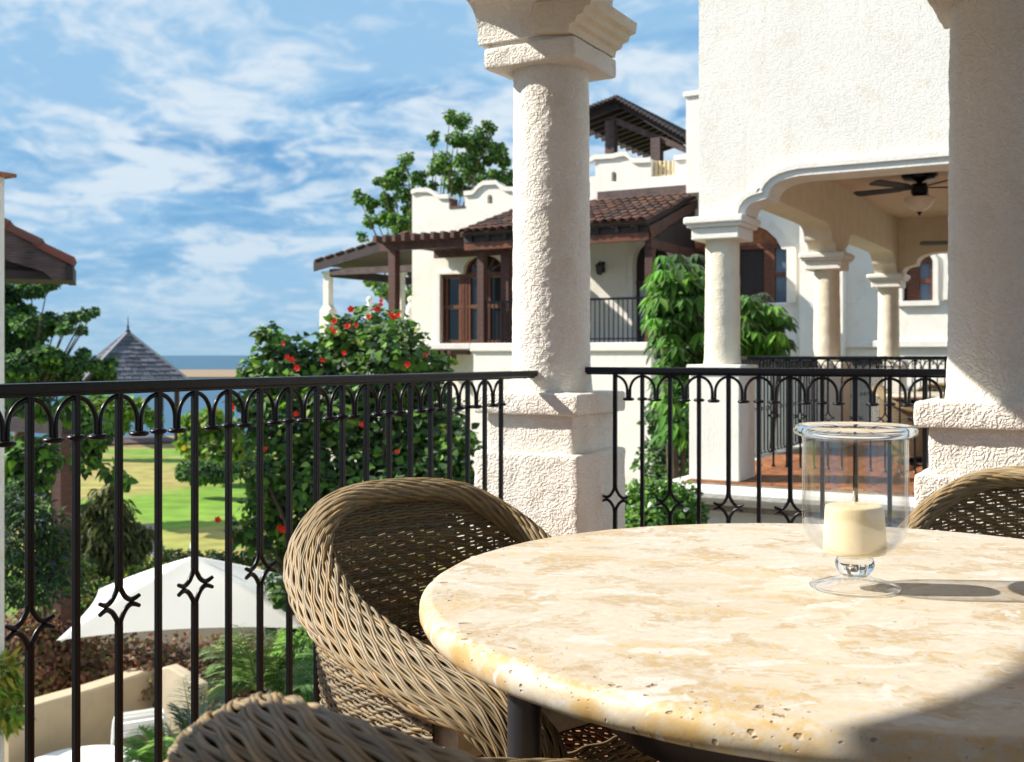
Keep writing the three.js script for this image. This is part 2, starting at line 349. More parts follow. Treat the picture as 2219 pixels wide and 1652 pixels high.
// wrought iron railings: plain and split bars in turn under a scalloped band
const RAIL = {};
{
  RAIL.top = 1.058;
  const bar = bx(-0.0075, 0.0075, 0.055, 1.036, -0.0075, 0.0075, 0.002, 1);
  const foot = lathe([[0, 0.052], [0.02, 0.052], [0.02, 0.058], [0.012, 0.066], [0.009, 0.08]], 12);
  const ring = (y, r = 0.0235) => lathe([[0.006, y + 0.006], [r * 0.7, y + 0.006], [r, y + 0.002], [r, y - 0.003], [r * 0.75, y - 0.007], [0.006, y - 0.007]], 16);
  RAIL.bar = merged([bar, foot]);
  RAIL.ring = merged(ring(0.93, 0.021));
  // the split bar is two rods side by side that part round a four-pointed star
  const rods = [], arms = [];
  for (const s of [-1, 1]) {
    rods.push(bx(s * 0.0042 - 0.0042, s * 0.0042 + 0.0042, 0.56, 1.036, -0.0068, 0.0068, 0.0018, 1), bx(s * 0.0042 - 0.0042, s * 0.0042 + 0.0042, 0.055, 0.472, -0.0068, 0.0068, 0.0018, 1));
    for (const v of [-1, 1]) {
      const y = (d) => 0.516 + v * d;
      arms.push(sweep(curve([[s * 0.004, y(0.048), 0], [s * 0.0055, y(0.039), 0], [s * 0.0115, y(0.027), 0], [s * 0.0215, y(0.0135), 0], [s * 0.035, y(0.0058), 0], [s * 0.047, y(0.0075), 0.002], [s * 0.06, y(0.0135), 0.004]], 18), (t) => 0.0066 - 0.0022 * Math.max(0, t - 0.75) * 4 * 0.7, 7));
    }
  }
  RAIL.split = merged([...rods, foot.clone()]);
  RAIL.star = merged(arms);
  // one scallop: two rods arching off neighbouring bars and running down together to a button
  RAIL.scallop = (pitch) => {
    const g = [], h = pitch / 2;
    for (const s of [-1, 1]) g.push(sweep([...Array.from({ length: 13 }, (_, i) => { const a = (90 - i * 7.5) * Math.PI / 180, w = h - 0.0062; return [s * (h - w * Math.cos(a)), 0.962 + 0.06 * Math.sin(a), 0]; }), [s * 0.006, 0.934, 0]].map(XYZ), 0.0058, 6));
    g.push(ring(0.928)); return merged(g);
  };
}
function railing(label, n, pitch, firstSplit, p, turn, len, off, topDrop = 0, gname = 'wrought iron balcony railings') {
  const t = thing('balcony_railing', label, 'railing', p, turn, gname);
  mesh('handrail', [bx(off, off + len, 1.034 + topDrop, RAIL.top + topDrop, -0.024, 0.024, 0.005, 2), bx(off, off + len, 1.027 + topDrop, 1.0345 + topDrop, -0.011, 0.011)], M.iron, t);
  const sc = RAIL.scallop(pitch);
  for (let k = 0; k < n; k++) {
    if ((k + firstSplit) % 2 === 0) { const b = share('split_baluster', RAIL.split, M.iron, t, [k * pitch, topDrop, 0]); share('star', RAIL.star, M.iron, b); }
    else { const b = share('baluster', RAIL.bar, M.iron, t, [k * pitch, topDrop, 0]); share('collar', RAIL.ring, M.iron, b); }
    if (k) share('scallop', sc, M.iron, t, [(k - 0.5) * pitch, topDrop, 0]);
  }
  return t;
}
// left railing runs along z: local +x points away (-z)
{
  const pitch = 0.1228, z0 = -1.568 + 5 * pitch * 2 - 0.0;
  railing('black iron railing along the left, its bars splitting into four-pointed stars', 28, pitch, 0, [C1[0], 0, z0], Math.PI / 2, 4.03, 0.12 - (-z0) - 0.0);
}
{
  const a = onZ(1333, HY, -4.085).x;
  railing('black iron railing between the middle and right columns, in front of the neighbouring arcade', 12, 0.1205, 0, [a, 0, -4.085], 0, 1.53, -0.145, 0.014);
}
// ---------------------------------------------------------------- round travertine table, candle lamp, wicker chairs
const T0 = cam(0.5446, 0, 1.722);                               // middle of the table
const TR = 0.69, TH = 0.75;
const travertine = (() => {
  const n = 2048, size = 1.56, col = new Uint8Array(n * n * 4), bmp = new Uint8Array(n * n * 4), pits = [];
  reseed(77);
  for (let k = 0; k < 1500; k++) {
    const a = rnd() * 6.283, edge = rnd() < 0.78, r = edge ? rr(0.62, 0.76) : Math.sqrt(rnd()) * 0.66, s = Math.pow(rnd(), 9) * (edge ? 0.0048 : 0.0026) + 0.0007;
    const cl = noise2(Math.cos(a) * r * 7 + 3, Math.sin(a) * r * 7);
    if (cl < -0.12 && rnd() < 0.85) continue;
    pits.push([r * Math.cos(a), r * Math.sin(a), s * rr(0.8, 2.2), s, rr(-0.5, 0.5)]);
  }
  const H = new Float32Array(n * n).fill(1);
  for (const [x, y, a, b, t] of pits) {
    const R = Math.ceil(a / size * n) + 2, ci = Math.round((x / size + 0.5) * n), cj = Math.round((y / size + 0.5) * n);
    for (let j = cj - R; j <= cj + R; j++) for (let i = ci - R; i <= ci + R; i++) {
      if (i < 0 || j < 0 || i >= n || j >= n) continue;
      const dx = ((i + 0.5) / n - 0.5) * size - x, dy = ((j + 0.5) / n - 0.5) * size - y, u = (dx * Math.cos(t) + dy * Math.sin(t)) / a, v = (-dx * Math.sin(t) + dy * Math.cos(t)) / b;
      const q = Math.hypot(u, v) + 0.35 * noise2(dx * 260, dy * 260); H[j * n + i] = Math.min(H[j * n + i], sstep(0.55, 1.05, q));
    }
  }
  for (let j = 0; j < n; j++) for (let i = 0; i < n; i++) {
    const x = ((i + 0.5) / n - 0.5) * size, y = ((j + 0.5) / n - 0.5) * size, o = (j * n + i) * 4, r = Math.hypot(x, y);
    const wx = fbm(x * 9, y * 9, 4, 256, 0.6) * 0.035, wy = fbm(x * 9 + 31, y * 9 + 17, 4, 256, 0.6) * 0.022;
    const X = x + wx, Y = y + wy;
    const band = fbm(X * 1.6 + 5, Y * 5 + 2, 5, 256, 0.55), patch = fbm(X * 7.5 + 50, Y * 8.5 + 8, 5, 256, 0.56), patch2 = fbm(X * 14 + 11, Y * 15 + 80, 4, 256, 0.55), fine = fbm(x * 60, y * 60, 4, 256, 0.6), speck = noise2(x * 260, y * 300), cloud = fbm(x * 2.4 + 12, y * 2.4 + 90, 3);
    let c = [0.80, 0.735, 0.625];
    c = mixv(c, [0.76, 0.66, 0.505], sstep(-0.2, 0.9, band) * 0.55);
    const front = sstep(-0.1, 0.65, -y * 0.7 - x * 0.45 + 0.25 * cloud);      // the nearer left of the slab is more golden
    const grainy = clamp(0.55 + 0.8 * fine + 0.3 * speck);
    c = mixv(c, [0.59, 0.45, 0.265], sstep(0.24, 0.33, patch + 0.12 * band) * grainy * 0.85);
    c = mixv(c, [0.60, 0.45, 0.25], sstep(0.36, 0.46, patch2 + 0.25 * patch) * grainy * 0.78);
    const line = Math.exp(-Math.pow((patch2 - 0.06) / 0.035, 2)) * sstep(0.05, 0.4, patch + 0.3 * front); c = mixv(c, [0.60, 0.40, 0.19], line * 0.6);
    const gold = sstep(0.0, 0.7, fbm(X * 3.3 + 70, Y * 6 + 33, 5, 256, 0.6) + 0.5 * front + 0.3 * sstep(0.6, 0.72, r) - 0.25);
    c = mixv(c, [0.72, 0.515, 0.215], gold * clamp(0.42 + 0.6 * fine));
    c = mixv(c, [0.60, 0.40, 0.15], sstep(0.672, 0.70, r + 0.012 * fine) * clamp(0.34 + 0.9 * fbm(x * 14, y * 14 + 70, 3)));
    const white = sstep(0.48, 0.58, fbm(X * 9 + 90, Y * 20 + 40, 4)); c = mixv(c, [0.85, 0.82, 0.77], white * 0.85);
    const grey = sstep(0.3, 0.8, cloud); c = mixv(c, [0.72, 0.66, 0.57], grey * 0.35);
    const k = 0.73 * (1 + 0.09 * fine + 0.06 * speck); c = c.map((v) => v * k);
    const h = H[j * n + i]; c = mixv([0.20, 0.10, 0.035], c, 0.34 + 0.66 * h);
    const grit = sstep(0.62, 0.8, noise2(x * 120 + 7, y * 170)) * sstep(-0.1, 0.5, patch); c = mixv(c, [0.36, 0.24, 0.13], grit * 0.5);
    for (let q = 0; q < 3; q++) col[o + q] = lin2s(clamp(c[q])) * 255;
    col[o + 3] = 255;
    bmp[o] = bmp[o + 1] = bmp[o + 2] = clamp(0.75 * h + 0.2 + 0.03 * fine - 0.06 * grit) * 255; bmp[o + 3] = 255;
  }
  const mk = (d, s) => { const t = new THREE.DataTexture(d, n, n, THREE.RGBAFormat); t.magFilter = THREE.LinearFilter; t.wrapS = t.wrapT = THREE.RepeatWrapping; if (s) t.colorSpace = THREE.SRGBColorSpace; t.needsUpdate = true; return t; };
  return { mat: std([1, 1, 1], 0.52, { map: mk(col, true), bumpMap: mk(bmp), bumpScale: 0.003 }), size };
})();
{
  const t = thing('stone_table', 'round cream travertine table with pitted edge holding the candle lamp', 'table', [T0.x, 0, T0.z], YAW);
  const prof = [], th = 0.046;                                    // top face, bull-nosed edge, underside
  for (let k = 0; k <= 24; k++) prof.push([k / 24 * (TR - 0.022), TH]);
  for (let k = 1; k <= 14; k++) { const a = Math.PI / 2 - k / 14 * Math.PI * 0.92; prof.push([TR - 0.022 + 0.022 * Math.cos(a), TH - 0.023 + 0.023 * Math.sin(a)]); }
  prof.push([TR - 0.03, TH - th], [0, TH - th]);
  const g = lathe(prof.reverse(), 220), p = g.attributes.position, uv = g.attributes.uv;
  for (let i = 0; i < p.count; i++) {
    let x = p.getX(i), y = p.getY(i), z = p.getZ(i), r = Math.hypot(x, z), a = Math.atan2(z, x);
    if (r > TR - 0.05) { const m = (noise2(Math.cos(a) * 9, Math.sin(a) * 9 + y * 12) * 0.0022 + noise2(Math.cos(a) * 34, Math.sin(a) * 34 + y * 30) * 0.0011) * sstep(TR - 0.05, TR - 0.01, r); x *= 1 + m / r; z *= 1 + m / r; p.setXYZ(i, x, y, z); }
    const q = (r + Math.max(0, TH - y) * 1.15) / Math.max(r, 1e-5);
    uv.setXY(i, x * q / travertine.size + 0.5, -z * q / travertine.size + 0.5);
  }
  g.computeVertexNormals(); g.userData.ownUV = true;
  mesh('tabletop', [g], travertine.mat, t);
  mesh('apron', [lathe([[0.0, 0.30], [0.07, 0.30], [0.09, 0.34], [0.16, 0.42], [0.30, 0.495], [0.41, 0.56], [0.475, 0.625], [0.50, 0.68], [0.502, 0.70], [0.48, 0.703], [0, 0.703]], 64)], M.darkMetal, t);
  for (let k = 0; k < 4; k++) {
    const a = (195 - 90 * k) * Math.PI / 180;
    mesh('leg', [lathe([[0, 0], [0.034, 0], [0.036, 0.02], [0.025, 0.035], [0.025, 0.62], [0.0275, 0.66], [0.0275, 0.7025], [0, 0.7025]], 28).translate(0.545 * Math.cos(a), 0, -0.545 * Math.sin(a))], M.darkMetal, t);
  }
  mesh('base_ring', [lathe([[0.06, 0.02], [0.09, 0.02], [0.09, 0.31], [0.06, 0.31]], 32), bx(-0.5, 0.5, 0.10, 0.13, -0.018, 0.018), bx(-0.018, 0.018, 0.10, 0.13, -0.5, 0.5)], M.darkMetal, t);
}
// the candle lamp: a wide glass cylinder with a rolled rim on a short stem
{
  const waves = dataTex(512, (u, v) => { const k = 0.5 + 0.32 * fbm(u * 14, v * 2, 3, 2) + 0.12 * noise2(u * 34, v * 3, 2 * 17); return [k, k, k]; });
  const glassThin = phys([0.98, 0.98, 0.98], 0.0, { transmission: 1, thickness: 0, ior: 1.8, bumpMap: waves, bumpScale: 0.004, side: THREE.DoubleSide });
  const glassSolid = phys([1, 1, 1], 0.0, { transmission: 1, thickness: 0.02, ior: 1.47, attenuationColor: rgb(0.85, 0.93, 0.95), attenuationDistance: 0.3 });
  const c = cam(0.5446, 0, 1.722);
  const t = thing('candle_lamp', 'clear glass candle lamp with a rolled rim standing on the stone table', 'candle holder', [c.x, TH + 0.0005, c.z]);
  const wall = [];
  for (const r of [0.0812]) { wall.push(...[[0.012, 0.0515], [0.028, 0.0528], [0.045, 0.0578], [0.060, 0.0662], [0.071, 0.0772], [0.078, 0.0910], [r, 0.108], [r, 0.16], [0.0808, 0.22], [0.0815, 0.238], [0.085, 0.2452]]); }
  const sm = curve(wall.map(([x, y]) => [x, y, 0]), 60).map((v) => [v.x, v.y]);
  mesh('glass_bowl', [lathe(sm, 96)], glassThin, t);
  mesh('inner_face', [lathe(sm.map(([r, y]) => [Math.max(0.004, r - 0.0028), y + 0.0026]).filter(([, y]) => y < 0.246), 96)], glassThin, t);
  const rim = new THREE.TorusGeometry(0.0865, 0.0085, 20, 96).rotateX(Math.PI / 2).scale(1, 1.05, 1).translate(0, 0.2505, 0);
  mesh('rim', [rim], glassSolid, t);
  const pr = (st, n) => curve(st.map(([x, y]) => [x, y, 0]), n).map((v) => [Math.max(0, v.x), v.y]);
  mesh('foot', [lathe(pr([[0.0665, 0.0046], [0.060, 0.0075], [0.046, 0.0118], [0.034, 0.0150], [0.0255, 0.0190], [0.0228, 0.0222]], 40), 72)], glassThin, t);
  mesh('foot_edge', [new THREE.TorusGeometry(0.0678, 0.0022, 10, 96).rotateX(Math.PI / 2).translate(0, 0.003, 0)], glassSolid, t);
  mesh('stem', [lathe(pr([[0.0, 0.0195], [0.018, 0.0195], [0.0222, 0.0222], [0.0245, 0.0258], [0.0288, 0.0320], [0.0304, 0.0390], [0.0292, 0.0455], [0.0250, 0.0500], [0.018, 0.0518], [0.0, 0.0520]], 60), 72)], glassSolid, t);
  const wax = phys([0.95, 0.82, 0.54], 0.5, { transmission: 0.12, thickness: 0, sheen: 0.3 });
  const k = thing('pillar_candle', 'cream pillar candle with a white wick inside the glass lamp', 'candle', [c.x, TH + 0.0562, c.z]);
  k.rotation.z = 0.012;
  const prof = curve([[0, 0, 0], [0.044, 0, 0], [0.0478, 0.002, 0], [0.0487, 0.008, 0], [0.0478, 0.028, 0], [0.0460, 0.055, 0], [0.0450, 0.070, 0], [0.0438, 0.0745, 0], [0.040, 0.0762, 0], [0.02, 0.0768, 0], [0.006, 0.0778, 0], [0.002, 0.0798, 0], [0, 0.0802, 0]], 60).map((v) => [Math.max(0, v.x), v.y]);
  mesh('wax', [lathe(prof, 72)], wax, k);
  mesh('wick', [sweep(curve([[0, 0.078, 0], [0.0005, 0.088, 0], [-0.0006, 0.0985, 0.0005]], 8), 0.0014, 8)], M.white, k);
}
// wicker tub chairs: local +z is the front
const CHAIR = (() => {
  reseed(4242);
  const half = [[0, 0.803, -0.10], [0.16, 0.785, -0.075], [0.265, 0.715, 0.0], [0.307, 0.637, 0.13], [0.310, 0.585, 0.29], [0.285, 0.545, 0.45], [0.235, 0.510, 0.585], [0.205, 0.45, 0.645], [0.196, 0.36, 0.652], [0.194, 0.2, 0.628], [0.198, 0.012, 0.612]];
  const pts = [...half.slice(1).reverse().map(([x, y, z]) => [-x, y, z]), ...half].map(XYZ);
  const crv = new THREE.CatmullRomCurve3(pts, false, 'centripetal'); crv.arcLengthDivisions = 800;
  const N = 420, P = crv.getSpacedPoints(N), L = crv.getLength();
  const frame = (i) => {
    const T = P[Math.min(i + 1, N)].clone().sub(P[Math.max(i - 1, 0)]).normalize(), p = P[i];
    const O = new THREE.Vector3(p.x, 0, Math.min(0, p.z - 0.22) * 1.05).normalize();
    O.addScaledVector(T, -O.dot(T)).normalize();
    const B = new THREE.Vector3().crossVectors(T, O).normalize(); if (B.y < -0.2 || (Math.abs(B.y) <= 0.2 && B.z < 0)) B.negate();
    return { T, O, B };
  };
  const fr = P.map((_, i) => frame(i));
  const A = 0.056, Bm = 0.025, tiltAt = (i) => 0.08 + 0.5 * sstep(0.05, 0.28, Math.abs(P[i].x));
  const at = (i, phi, k = 1) => {
    const { O, B } = fr[i], tilt = tiltAt(i), leg = 1 - 0.35 * sstep(0.12, 0.02, P[i].y);
    const c = Math.cos(phi) * A * k * leg, s = Math.sin(phi) * Bm * k * leg, o = c * Math.cos(tilt) + s * Math.sin(tilt), b = -c * Math.sin(tilt) + s * Math.cos(tilt);
    return P[i].clone().addScaledVector(O, o + 0.012).addScaledVector(B, b);
  };
  const tone = (lo = 0.62, hi = 1.3) => { const k = rr(lo, hi), w = rr(-0.03, 0.025); return [(0.262 + w) * k, 0.19 * k, (0.098 - w * 0.8) * k]; };
  const core = [];
  { const gp = [], idx = [], sd = 14; for (let i = 0; i <= N; i++) for (let k = 0; k < sd; k++) gp.push(...at(i, k / sd * 6.2832, 0.84).toArray()); for (let i = 0; i < N; i++) for (let k = 0; k < sd; k++) { const a = i * sd + k, b = i * sd + (k + 1) % sd; idx.push(a, b, a + sd, b, b + sd, a + sd); } const g = new THREE.BufferGeometry(); g.setAttribute('position', new THREE.Float32BufferAttribute(gp, 3)); g.setAttribute('uv', new THREE.Float32BufferAttribute(new Float32Array(gp.length / 3 * 2), 2)); g.setIndex(idx); g.computeVertexNormals(); core.push(g); }
  const strands = [], S = 74;
  for (let k = 0; k < S; k++) {
    const c = tone(), l = [], ph = k / S * 6.2832, w0 = rnd() * 6;
    const bun = Math.floor(k / 2), sg = bun % 2 ? 1 : -1;                 // strands run in flat bundles of two that pass over and under each other
    for (let i = 0; i <= N; i++) { const s = i / N * L, w = s / 0.09 * 6.2832 + Math.floor(bun / 2) * 1.57; l.push(at(i, ph + s / 1.25 * 6.2832 + sg * 0.042 * Math.sin(w), 1 + 0.055 * sg * Math.cos(w) + 0.012 * Math.sin(s * 37 + w0))); }
    strands.push(sweep(l, (t) => 0.0028 + 0.00035 * Math.sin(t * 90 + k), 6, c));
  }
  // woven wall under the rim
  const i0 = Math.round(N * 0.225), i1 = N - i0, per = [], base = (p) => new THREE.Vector3(p.x * 0.83, 0.1, 0.02 + (p.z + 0.1) * 0.86 - 0.02);
  const wallAt = (u, y) => { const f = i0 + u * (i1 - i0), i = Math.min(N - 1, Math.floor(f)), p = P[i].clone().lerp(P[i + 1], f - i), b = base(p), t = clamp((y - 0.1) / (p.y - 0.1), 0, 1.02), bow = 0.022 * Math.sin(t * Math.PI); const q = b.lerp(p, t); const o = new THREE.Vector3(q.x, 0, Math.min(0, q.z - 0.2)).normalize(); q.addScaledVector(o, bow); q.y = y; return { q, o, top: p.y }; };
  const NS = 62, weave = [];
  let row = 0;
  for (let y = 0.105; y < 0.84; y += 0.0074, row++) {
    let run = [];
    const c = tone(0.5, 0.95), flush = () => { if (run.length > 3) weave.push(sweep(run, 0.0040, 5, c, false)); run = []; };
    const steps = NS * 4;
    for (let k = 0; k <= steps; k++) {
      const u = k / steps, { q, o, top } = wallAt(u, y + 0.0018 * Math.sin(k * 0.7 + row * 1.3) + 0.0012 * noise2(k * 0.3, row * 0.37));
      if (top - 0.004 < y) { flush(); continue; }
      q.addScaledVector(o, 0.0023 * Math.sin(k / 4 * Math.PI + (row % 2) * Math.PI)); run.push(q);
    }
    flush();
  }
  const stakes = [];
  for (let k = 0; k <= NS; k++) { const u = clamp(k / NS, 0.004, 0.996), top = wallAt(u, 0.2).top, l = []; for (let y = 0.09; y < top; y += 0.03) l.push(wallAt(u, y).q); l.push(wallAt(u, top - 0.002).q); stakes.push(sweep(l, 0.0032, 6, tone(0.4, 0.6))); }
  // front panel below the seat
  const panel = [], fa = wallAt(0, 0.3).q, fb = wallAt(1, 0.3).q;
  for (let y = 0.11, r = 0; y < 0.40; y += 0.0078, r++) { const l = []; for (let k = 0; k <= 56; k++) { const t = k / 56; l.push(new THREE.Vector3(fa.x + (fb.x - fa.x) * t, y, 0.555 + 0.02 * Math.sin(t * Math.PI) + 0.0045 * Math.sin(k / 4 * Math.PI + (r % 2) * Math.PI))); } panel.push(sweep(l, 0.0037, 5, tone(0.62, 1.1), false)); }
  const seatPts = []; for (let k = 0; k <= 40; k++) { const q = wallAt(k / 40, 0.4).q; seatPts.push([q.x * 0.985, q.z * 0.985]); }
  const flat = (pts, y0, y1, bev) => { const s = shapeOf(pts.map(([x, z]) => [x, -z])); const g = new THREE.ExtrudeGeometry(s, { depth: y1 - y0 - 2 * bev, bevelEnabled: bev > 0, bevelSize: bev, bevelThickness: bev, bevelOffset: -bev, bevelSegments: 5 }); return g.rotateX(-Math.PI / 2).translate(0, y0 + bev, 0); };
  const inset = seatPts.map(([x, z]) => [x * 0.93, z > 0.25 ? (z - 0.25) * 1.12 + 0.27 : (z - 0.25) * 0.93 + 0.27]);
  const feet = [-1, 1].map((s) => sweep([[s * 0.19, 0.11, 0.03], [s * 0.205, 0.0, 0.015]].map(XYZ), 0.02, 10, tone(0.7, 0.9)));
  return { strands: merged(strands), core: merged(core), weave: merged(weave), stakes: merged(stakes), panel: merged(panel), seat: merged(flat(seatPts, 0.385, 0.40, 0)), cushion: merged(flat(inset, 0.4005, 0.475, 0.024)), feet: feet.map((f) => merged(f)) };
})();
function chair(label, X, Z, fx, fz, group) {
  const p = cam(X, 0, Z), f = new THREE.Vector3(CY * fx - SY * fz, 0, -SY * fx - CY * fz), t = thing('wicker_chair', label, 'chair', [p.x, 0, p.z], Math.atan2(f.x, f.z), group);
  const rim = share('braided_rim', CHAIR.strands, M.wicker, t); share('rim_core', CHAIR.core, M.wickerCore, rim);
  const b = share('woven_shell', CHAIR.weave, M.wicker, t); stuff(b); share('stakes', CHAIR.stakes, M.wicker, b);
  stuff(share('front_panel', CHAIR.panel, M.wicker, t));
  share('seat', CHAIR.seat, M.wickerCore, t); share('cushion', CHAIR.cushion, M.cushion, t); for (const f of CHAIR.feet) share('foot', f, M.wicker, t);
  return t;
}
const GC = 'wicker tub chairs round the stone table';
chair('wicker tub chair between the left railing and the stone table, its hollow back in view', -0.21, 2.45, 0.63, -0.77, GC);
chair('wicker chair closest to us at the bottom edge, only its blurred braided rim showing', -0.062, 0.915, 0.65, 0.76, GC);
chair('wicker chair across the table at the right edge, below the shaded column', 1.34, 2.72, -0.55, -0.83, GC);
// ---------------------------------------------------------------- the neighbouring arcaded wing across the courtyard
const WX = -3.3, WZ = [-9.8, -13.85, -17.9];
{
  const half = [[0, 2.395], [0.003, 2.42], [0.012, 2.45], [0.032, 2.478], [0.062, 2.498], [0.105, 2.512], [0.16, 2.522], [0.2, 2.532], [0.208, 2.55], [0.215, 2.585], [0.235, 2.62], [0.275, 2.655], [0.335, 2.682], [0.41, 2.7], [0.5, 2.71]];
  const opening = (a, b) => [...half.map(([d, y]) => [a + d, y]), ...half.slice().reverse().map(([d, y]) => [b - d, y])];
  const outer = (a, b) => { const l = opening(a, b), o = []; l.forEach(([x, y], i) => { const p = l[Math.max(i - 1, 0)], q = l[Math.min(i + 1, l.length - 1)], dx = q[0] - p[0], dy = q[1] - p[1], n = Math.hypot(dx, dy) || 1; o.push([x - dy / n * 0.1, y + dx / n * 0.1]); }); return o; };
  const w = thing('arcaded_wing', 'tall white stucco wing with curved arches over an open veranda', 'building');
  const fa = WX + 0.28, fb = 0.47;
  const front = [[-3.47, 5.6], [-3.47, 2.402], [fa, 2.402], ...opening(fa, fb).slice(1, -1), [fb, 2.402], [1.03, 2.402], [1.03, -3.9], [5.5, -3.9], [5.5, 5.6]];
  mesh('front_wall', [prismZ(front, -9.97, -9.63)], M.stuccoWhite, w);
  const band = (a, b) => { const o = outer(a, b), i = opening(a, b).reverse(); return [...o, ...i]; };
  mesh('arch_moulding', [prismZ(band(fa, fb), -9.632, -9.595), prismZ(band(fa + 0.0, fb).map(([x, y]) => [x, y]), -9.6, -9.58).scale(1, 1, 1)].slice(0, 1), M.plasterSmooth, w);
  const o2 = outer(fa, fb), o3 = o2.map(([x, y], i) => { const p = opening(fa, fb)[i]; return [x + (p[0] - x) * 0.4, y + (p[1] - y) * 0.4]; });
  mesh('arch_moulding', [prismZ([...o2, ...o3.reverse()], -9.597, -9.57)], M.plasterSmooth, w);
  // side and back arcades; outlines in z, y
  const zs = (k) => [WZ[k + 1] + 0.24, WZ[k] - 0.24];
  const side = [[-18.07, 3.6], [-18.07, 2.402], ...[1, 0].flatMap((k) => { const [a, b] = zs(k); return [[a, 2.402], ...opening(a, b).slice(1, -1), [b, 2.402]]; }), [-9.975, 2.402], [-9.975, 5.6], [-13, 5.6], [-13, 3.6]];
  mesh('side_wall', [prismX(side, WX - 0.17, WX + 0.17)], M.stuccoFine, w);
  const back = [[WX + 0.173, 3.6], [WX + 0.173, 2.402], [WX + 0.24, 2.402], ...opening(WX + 0.24, 0.51).slice(1, -1), [0.51, 2.402], [1.0, 2.402], [1.0, 3.6]];
  mesh('back_wall', [prismZ(back, -18.07, -17.73)], M.stuccoFine, w);
  mesh('ceiling', [bx(-3.125, 1.0, 3.25, 3.4, -17.725, -9.975)], M.ceiling, w);
  mesh('roof_slab', [bx(-3.46, 5.4, 3.62, 3.9, -18.06, -13.01)], M.plaster, w);
  mesh('house_wall', [prismX([[-18.1, -3.9], [-9.98, -3.9], [-9.98, 3.24], [-18.1, 3.24]], 1.035, 1.3)], M.plaster, w);
  mesh('base_wall', [bx(-3.50, 1.0, -3.9, -0.30, -18.05, -9.66)], M.plaster, w);
  const lip = [[-9.40, -0.06], [-9.36, -0.085], [-9.345, -0.12], [-9.355, -0.16], [-9.40, -0.19], [-9.47, -0.2], [-9.49, -0.24], [-9.57, -0.26], [-9.62, -0.29], [-9.66, -0.30], [-9.66, -0.06]];
  mesh('floor_moulding', [prismX(lip, -3.78, 1.0), bx(-3.80, -3.50, -0.29, -0.062, -18.05, -9.67, 0.03)], M.plasterSmooth, w);
  const fl = mesh('floor_slab', [bx(-3.6, 1.03, -0.295, -0.047, -18.0, -9.5)], M.grout, w);
  const tg = merged(bx(-0.195, 0.195, -0.045, -0.03, -0.195, 0.195));
  const tones = [0, 1, 2].map((k) => std([0.56 - 0.06 * k, 0.21 - 0.015 * k, 0.075], 0.55, { map: mottle }));
  for (let i = 0; i < 11; i++) for (let j = 0; j < 14; j++) share('floor_tile', tg, tones[Math.floor(rnd() * 3)], fl, [-3.36 + i * 0.4, rr(-0.001, 0.001), -9.74 - j * 0.4]);
  // columns of the wing
  const cols = [[WX, WZ[0]], [WX, WZ[1]], [WX, WZ[2]], [0.75, WZ[0]], [0.75, WZ[2]]];
  const shaftG = merged(lumpyShaft(0.166, 0.155, 1.03, 2.2, 60, 60));
  const capG = merged([bx(-0.225, 0.225, 2.19, 2.30, -0.225, 0.225, 0.012), bx(-0.26, 0.26, 2.30, 2.335, -0.26, 0.26, 0.014), bx(-0.285, 0.285, 2.33, 2.40, -0.285, 0.285, 0.02)]);
  const pierG = merged([bx(-0.24, 0.24, -0.03, 0.95, -0.24, 0.24, 0.012), bx(-0.262, 0.262, 0.95, 1.035, -0.262, 0.262, 0.015)]);
  for (const [x, z] of cols) { const c = sub('column', w, [x, 0, z]); share('shaft', shaftG, M.stuccoFine, c); share('capital', capG, M.plaster, c); share('pier', pierG, M.plaster, c); }
  // its railings
  railing('black railing along the front of the arcaded wing, left end at its corner pier', 27, 0.1228, 1, [WX + 0.36, 0.053, -9.8], 0, 3.6, -0.12, 0, 'railings of the arcaded wing');
  for (let k = 0; k < 2; k++) railing(['black side railing of the arcaded wing between its first two columns', 'black side railing of the arcaded wing between its rear two columns'][k], 27, 0.1228, 1, [WX, 0.053, WZ[k] - 0.36], Math.PI / 2, 3.6, -0.12, 0, 'railings of the arcaded wing');
  railing('black railing at the back of the arcaded wing', 27, 0.1228, 1, [WX + 0.36, 0.053, -17.9], 0, 3.6, -0.12, 0, 'railings of the arcaded wing');
}
